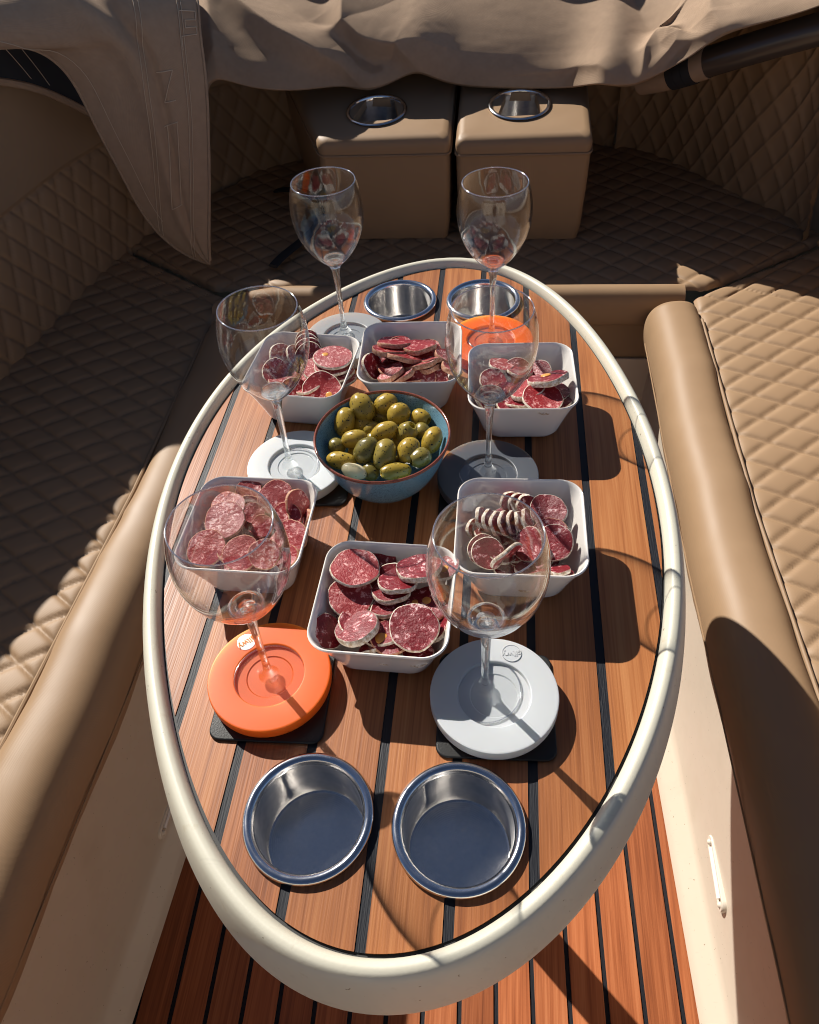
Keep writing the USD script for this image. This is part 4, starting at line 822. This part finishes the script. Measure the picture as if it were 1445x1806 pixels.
 [[-0.0273, -0.2227, 0.047], [-0.28, 0.25, 0.92], 0.0205, 0.007, "meat_dark", "white_rind", "thick rimmed salami slice at the front left", None],
 [[0.0047, -0.1757, 0.055], [0.0, 0.33, 0.94], 0.0184, 0.005, "meat_dark", "white_rind", "top salami slice of the central stack", None],
 [[-0.0012, -0.1814, 0.048], [-0.05, 0.33, 0.94], 0.0185, 0.005, "meat_dark", "white_rind", "second salami slice of the central stack", None],
 [[-0.0053, -0.1922, 0.041], [-0.15, 0.3, 0.94], 0.0179, 0.005, "meat_dark", "white_rind", "third salami slice of the central stack", None],
 [[0.0231, -0.164, 0.06], [-0.12, 0.28, 0.95], 0.0202, 0.006, "meat_dark", "white_rind", "large salami slice at the back right", None],
 [[0.046, -0.1574, 0.053], [-0.35, 0.1, 0.93], 0.0147, 0.0038, "meat_dark", "white_rind", "salami slice against the right wall behind the glass rim", [[0.1, 0.1, 0.004]]],
 [[0.0318, -0.1939, 0.046], [-0.05, 0.05, 1], 0.0199, 0.0038, "meat_dark", "brown_rind", "salami slice with orange nut pieces at the right", [[0.15, 0.1, 0.0042], [0.65, -0.35, 0.005], [-0.2, 0.5, 0.003]]],
 [[0.0236, -0.2247, 0.056], [0.03, -0.22, 0.97], 0.0219, 0.0038, "meat_dark", "white_rind", "big round salami slice on top at the front right", None],
 [[0.0031, -0.2281, 0.043], [0.05, 0.05, 1], 0.0183, 0.0038, "meat_dark", "brown_rind", "salami slice with orange nut under the big round one", [[0.4, 0.2, 0.006]]],
 [[0.044, -0.2129, 0.04], [-0.75, 0.15, 0.6], 0.0163, 0.0038, "meat_dark", "white_rind", "salami slice standing at the right wall", None],
 [[-0.0135, -0.233, 0.036], [-0.45, 0.5, 0.75], 0.013, 0.0038, "meat_dark", "white_rind", "salami slice edge showing at the front wall left of centre", None],
 [[-0.0027, -0.2334, 0.028], [0.1, 0.2, 1], 0.0141, 0.0038, "meat_dark", "white_rind", "low salami slice at the front wall centre", None],
 [[0.0267, -0.2353, 0.03], [-0.1, 0.25, 1], 0.014, 0.0038, "meat_dark", "white_rind", "low salami slice at the front wall right", None],
 [[-0.0143, -0.1432, 0.042], [0.1, -0.55, 0.8], 0.014, 0.0038, "meat_dark", "white_rind", "dark salami slice against the back wall", None],
 [[-0.0252, -0.1721, 0.03], [0.0, 0.1, 1], 0.0196, 0.0038, "meat_dark", "white_rind", "deep salami slice in the middle gap", None],
 [[0.0432, -0.1841, 0.044], [-0.4, 0.0, 0.9], 0.0134, 0.0038, "meat_dark", "white_rind", "small salami slice between nut slice and right wall", None]]]
#>SLICES#
for i, (bx, by, rot) in enumerate(BOWLS):
    d = part('salami_dish', apply(dm, rotz(rot, (bx, by, .0004))), 'white_ceramic', smooth=45)
    tag(d, blab[i], 'dish', 'white square salami dishes')
names = ['back left dish', 'back centre dish', 'back right dish', 'front left dish', 'middle right dish', 'front centre dish']
for b, items in enumerate(SLICES):
    bx, by, rot = BOWLS[b]
    for k in range(14):
        a_, q_ = k * 2.4 + b, (.010, .024, .018, .028)[k % 4]
        if k > 8: q_ = .0265
        nv_ = (rng.uniform(-.3, .3) - .5 * math.cos(a_) * (k > 8), rng.uniform(-.4, .1) - .4 * math.sin(a_) * (k > 8), 1)
        mt_, rn_ = (('meat_pink', 'white_rind'), ('meat_red', 'brown_rind'), ('meat_dark', 'white_rind'), ('meat_pink', 'brown_rind'), ('meat_dark', 'white_rind'), ('meat_dark', 'white_rind'))[b]
        salami_slice((bx + q_ * math.cos(a_), by + q_ * math.sin(a_), min(.012 + .0033 * k, .041)), nv_, rng.uniform(.0175, .0215), .0033, mt_, rn_, ('lowest', 'second lowest', 'third lowest', 'fourth', 'fifth', 'sixth', 'seventh', 'eighth', 'ninth', 'tenth', 'eleventh', 'twelfth', 'thirteenth', 'fourteenth')[k] + ' layer salami slice half buried in the ' + names[b], 'salami slices in the ' + names[b])
    for pos, nv, r, th, mt, rn, lab, nut in items:
        salami_slice(pos, nv, r, th, mt, rn, lab + ' in the ' + names[b], 'salami slices in the ' + names[b], nut=nut)

# ---------------------------------------------------------------- olive bowl
ob = thing('olive_bowl', 'blue speckled stoneware bowl with red brown rim, full of green olives', 'bowl', loc=(-.0305, .0060, .0004))
bo = [(.030, .0015), (.034, .000), (.036, .0025), (.0440, .0085), (.0540, .0210), (.0625, .0380), (.0690, .0560), (.0725, .0665)]
bi = [(.0700, .0665), (.0660, .0555), (.0595, .0375), (.0510, .0215), (.0410, .0105), (.0300, .0065)]
f_ = lambda p, n: [tuple(x) for x in PchipInterpolator(np.linspace(0, 1, len(p)), np.array(p))(np.linspace(0, 1, n))]
part('body', cat_mesh([lathe(f_(bo, 30), 96, cap0=True), lathe(f_(bi, 26), 96, cap1=True)]), 'blue_glaze', ob, smooth=True)
part('rim', lathe([(.0725, .0665), (.0727, .0680), (.0720, .0691), (.0712, .0694), (.0704, .0690), (.0699, .0678), (.0700, .0665)], 96), 'brown_rim', ob, smooth=True)
def olive_mesh(a, b, hole, seed):
    g = np.random.default_rng(seed); t = np.linspace(-1, 1, 26)
    prof = [(b * max(1 - abs(x) ** 2.15, 0) ** .5, a * x) for x in np.sin(t * PI / 2)]
    if hole:
        prof = [q for q in prof if q[1] < a * .80]
        hr = b * .40
        prof += [(b * .56, a * .86), (hr * 1.15, a * .905), (hr, a * .88), (hr * .9, a * .6), (hr * .8, a * .3), (0, a * .28)]
    m = lathe(prof, 26)
    v = m.vertices; n_ = v / np.maximum(np.linalg.norm(v, axis=1)[:, None], 1e-9)
    m.vertices = v + n_ * ((fbm(v * 120 + seed * 3.7, 2) - .5) * b * .16)[:, None]
    return m
#OLIVES<#
OLIVES = [[[-0.0594, 0.058, 0.061], [0.532, -0.687, -0.495], 0.017, 0.0134, 0, "large green olive at the top left of the heap"],
 [[-0.034, 0.0652, 0.06], [0.853, 0.348, 0.39], 0.0139, 0.0117, 0, "green olive at the back centre of the heap"],
 [[-0.0773, 0.0398, 0.055], [-0.126, -0.836, -0.534], 0.0169, 0.0115, 0, "long green olive upright against the left bowl wall"],
 [[-0.0175, 0.0491, 0.06], [0.804, 0.397, 0.442], 0.0134, 0.0121, 0, "green olive right of the back centre one"],
 [[0.0066, 0.0475, 0.056], [0.865, -0.502, 0.028], 0.0117, 0.0098, 1, "pitted green olive with its hole turned to the far right wall"],
 [[-0.0616, 0.0102, 0.057], [0.985, 0.095, 0.143], 0.0144, 0.0104, 0, "flattened green olive left of the middle"],
 [[-0.0295, 0.0177, 0.062], [0.916, 0.262, 0.303], 0.0155, 0.01, 0, "long speckled green olive in the middle of the heap"],
 [[-0.0056, 0.0189, 0.06], [0.566, 0.133, 0.813], 0.0127, 0.0109, 1, "pitted green olive with its hole pointing up right of the middle"],
 [[-0.0459, -0.0104, 0.06], [0.652, 0.508, 0.563], 0.0158, 0.0122, 0, "bright yellow green olive in the front middle"],
 [[-0.0261, -0.0157, 0.06], [-0.16, -0.834, -0.527], 0.017, 0.0121, 0, "largest olive brown one in the front middle"],
 [[-0.0013, -0.0087, 0.06], [-0.373, -0.802, -0.467], 0.0147, 0.0121, 0, "green olive right of the largest one"],
 [[0.0219, 0.0095, 0.058], [-0.325, -0.812, -0.484], 0.0153, 0.0108, 0, "yellow green olive at the right bowl wall"],
 [[0.0116, -0.0173, 0.058], [-0.837, -0.542, 0.08], 0.0125, 0.0104, 1, "pitted green olive with its hole facing the front right"],
 [[-0.013, -0.0344, 0.054], [-0.911, -0.367, 0.191], 0.0174, 0.0088, 1, "long pitted speckled olive lying along the near rim"],
 [[-0.0723, -0.0183, 0.052], [0.989, -0.135, -0.064], 0.0168, 0.0095, 0, "pointed green olive at the near left rim"],
 [[-0.0813, 0.0056, 0.05], [0.949, -0.262, -0.173], 0.0101, 0.009, 0, "small green olive at the left wall below the flattened one"],
 [[-0.0397, -0.0297, 0.048], [0.532, -0.687, -0.495], 0.0101, 0.0089, 0, "green olive beside the garlic clove"],
 [[-0.0557, -0.0368, 0.055], [0.96, -0.237, -0.152], 0.0137, 0.0082, 0, "garlic"],
 [[-0.0588, 0.0458, 0.046], [0.999, -0.006, 0.05], 0.0125, 0.0108, 0, "green olive deep in the shadow at the back left"],
 [[-0.0485, 0.0381, 0.047], [0.853, 0.348, 0.39], 0.0101, 0.0079, 0, "green olive deep behind the long speckled one"],
 [[0.0094, 0.0313, 0.05], [0.532, -0.687, -0.495], 0.0111, 0.0091, 0, "green olive half hidden between the two pitted ones at the right"],
 [[-0.0403, 0.063, 0.045], [0.949, -0.262, -0.173], 0.0126, 0.0103, 0, "green olive deep in the shadow at the back"],
 [[-0.0126, 0.0182, 0.045], [0.949, -0.262, -0.173], 0.0111, 0.01, 0, "green olive deep under the middle ones at the right"],
 [[-0.0426, 0.0238, 0.042], [0.949, -0.262, -0.173], 0.0112, 0.0101, 0, "green olive deep under the middle ones at the left"],
 [[-0.0596, 0.006, 0.04], [0.949, -0.262, -0.173], 0.0111, 0.01, 0, "green olive deep under the left ones"],
 [[-0.0184, -0.0122, 0.042], [0.949, -0.262, -0.173], 0.0108, 0.0097, 0, "green olive deep under the largest one"]]
#>OLIVES#
for k, (pos, ax, a, b, hole, lab) in enumerate(OLIVES):
    if lab.startswith('garlic'):
        o = part('garlic_clove', apply(olive_mesh(a, b, False, 99), frame(ax, .3, pos)), 'garlic', smooth=50); tag(o, 'peeled ivory garlic clove among the olives at the near rim', 'garlic clove'); continue
    o = part('green_olive', apply(olive_mesh(a, b, hole, k), frame(ax, .5 * k, pos)), 'olive_skin', smooth=50)
    tag(o, lab, 'olive', 'green olives in the blue bowl')
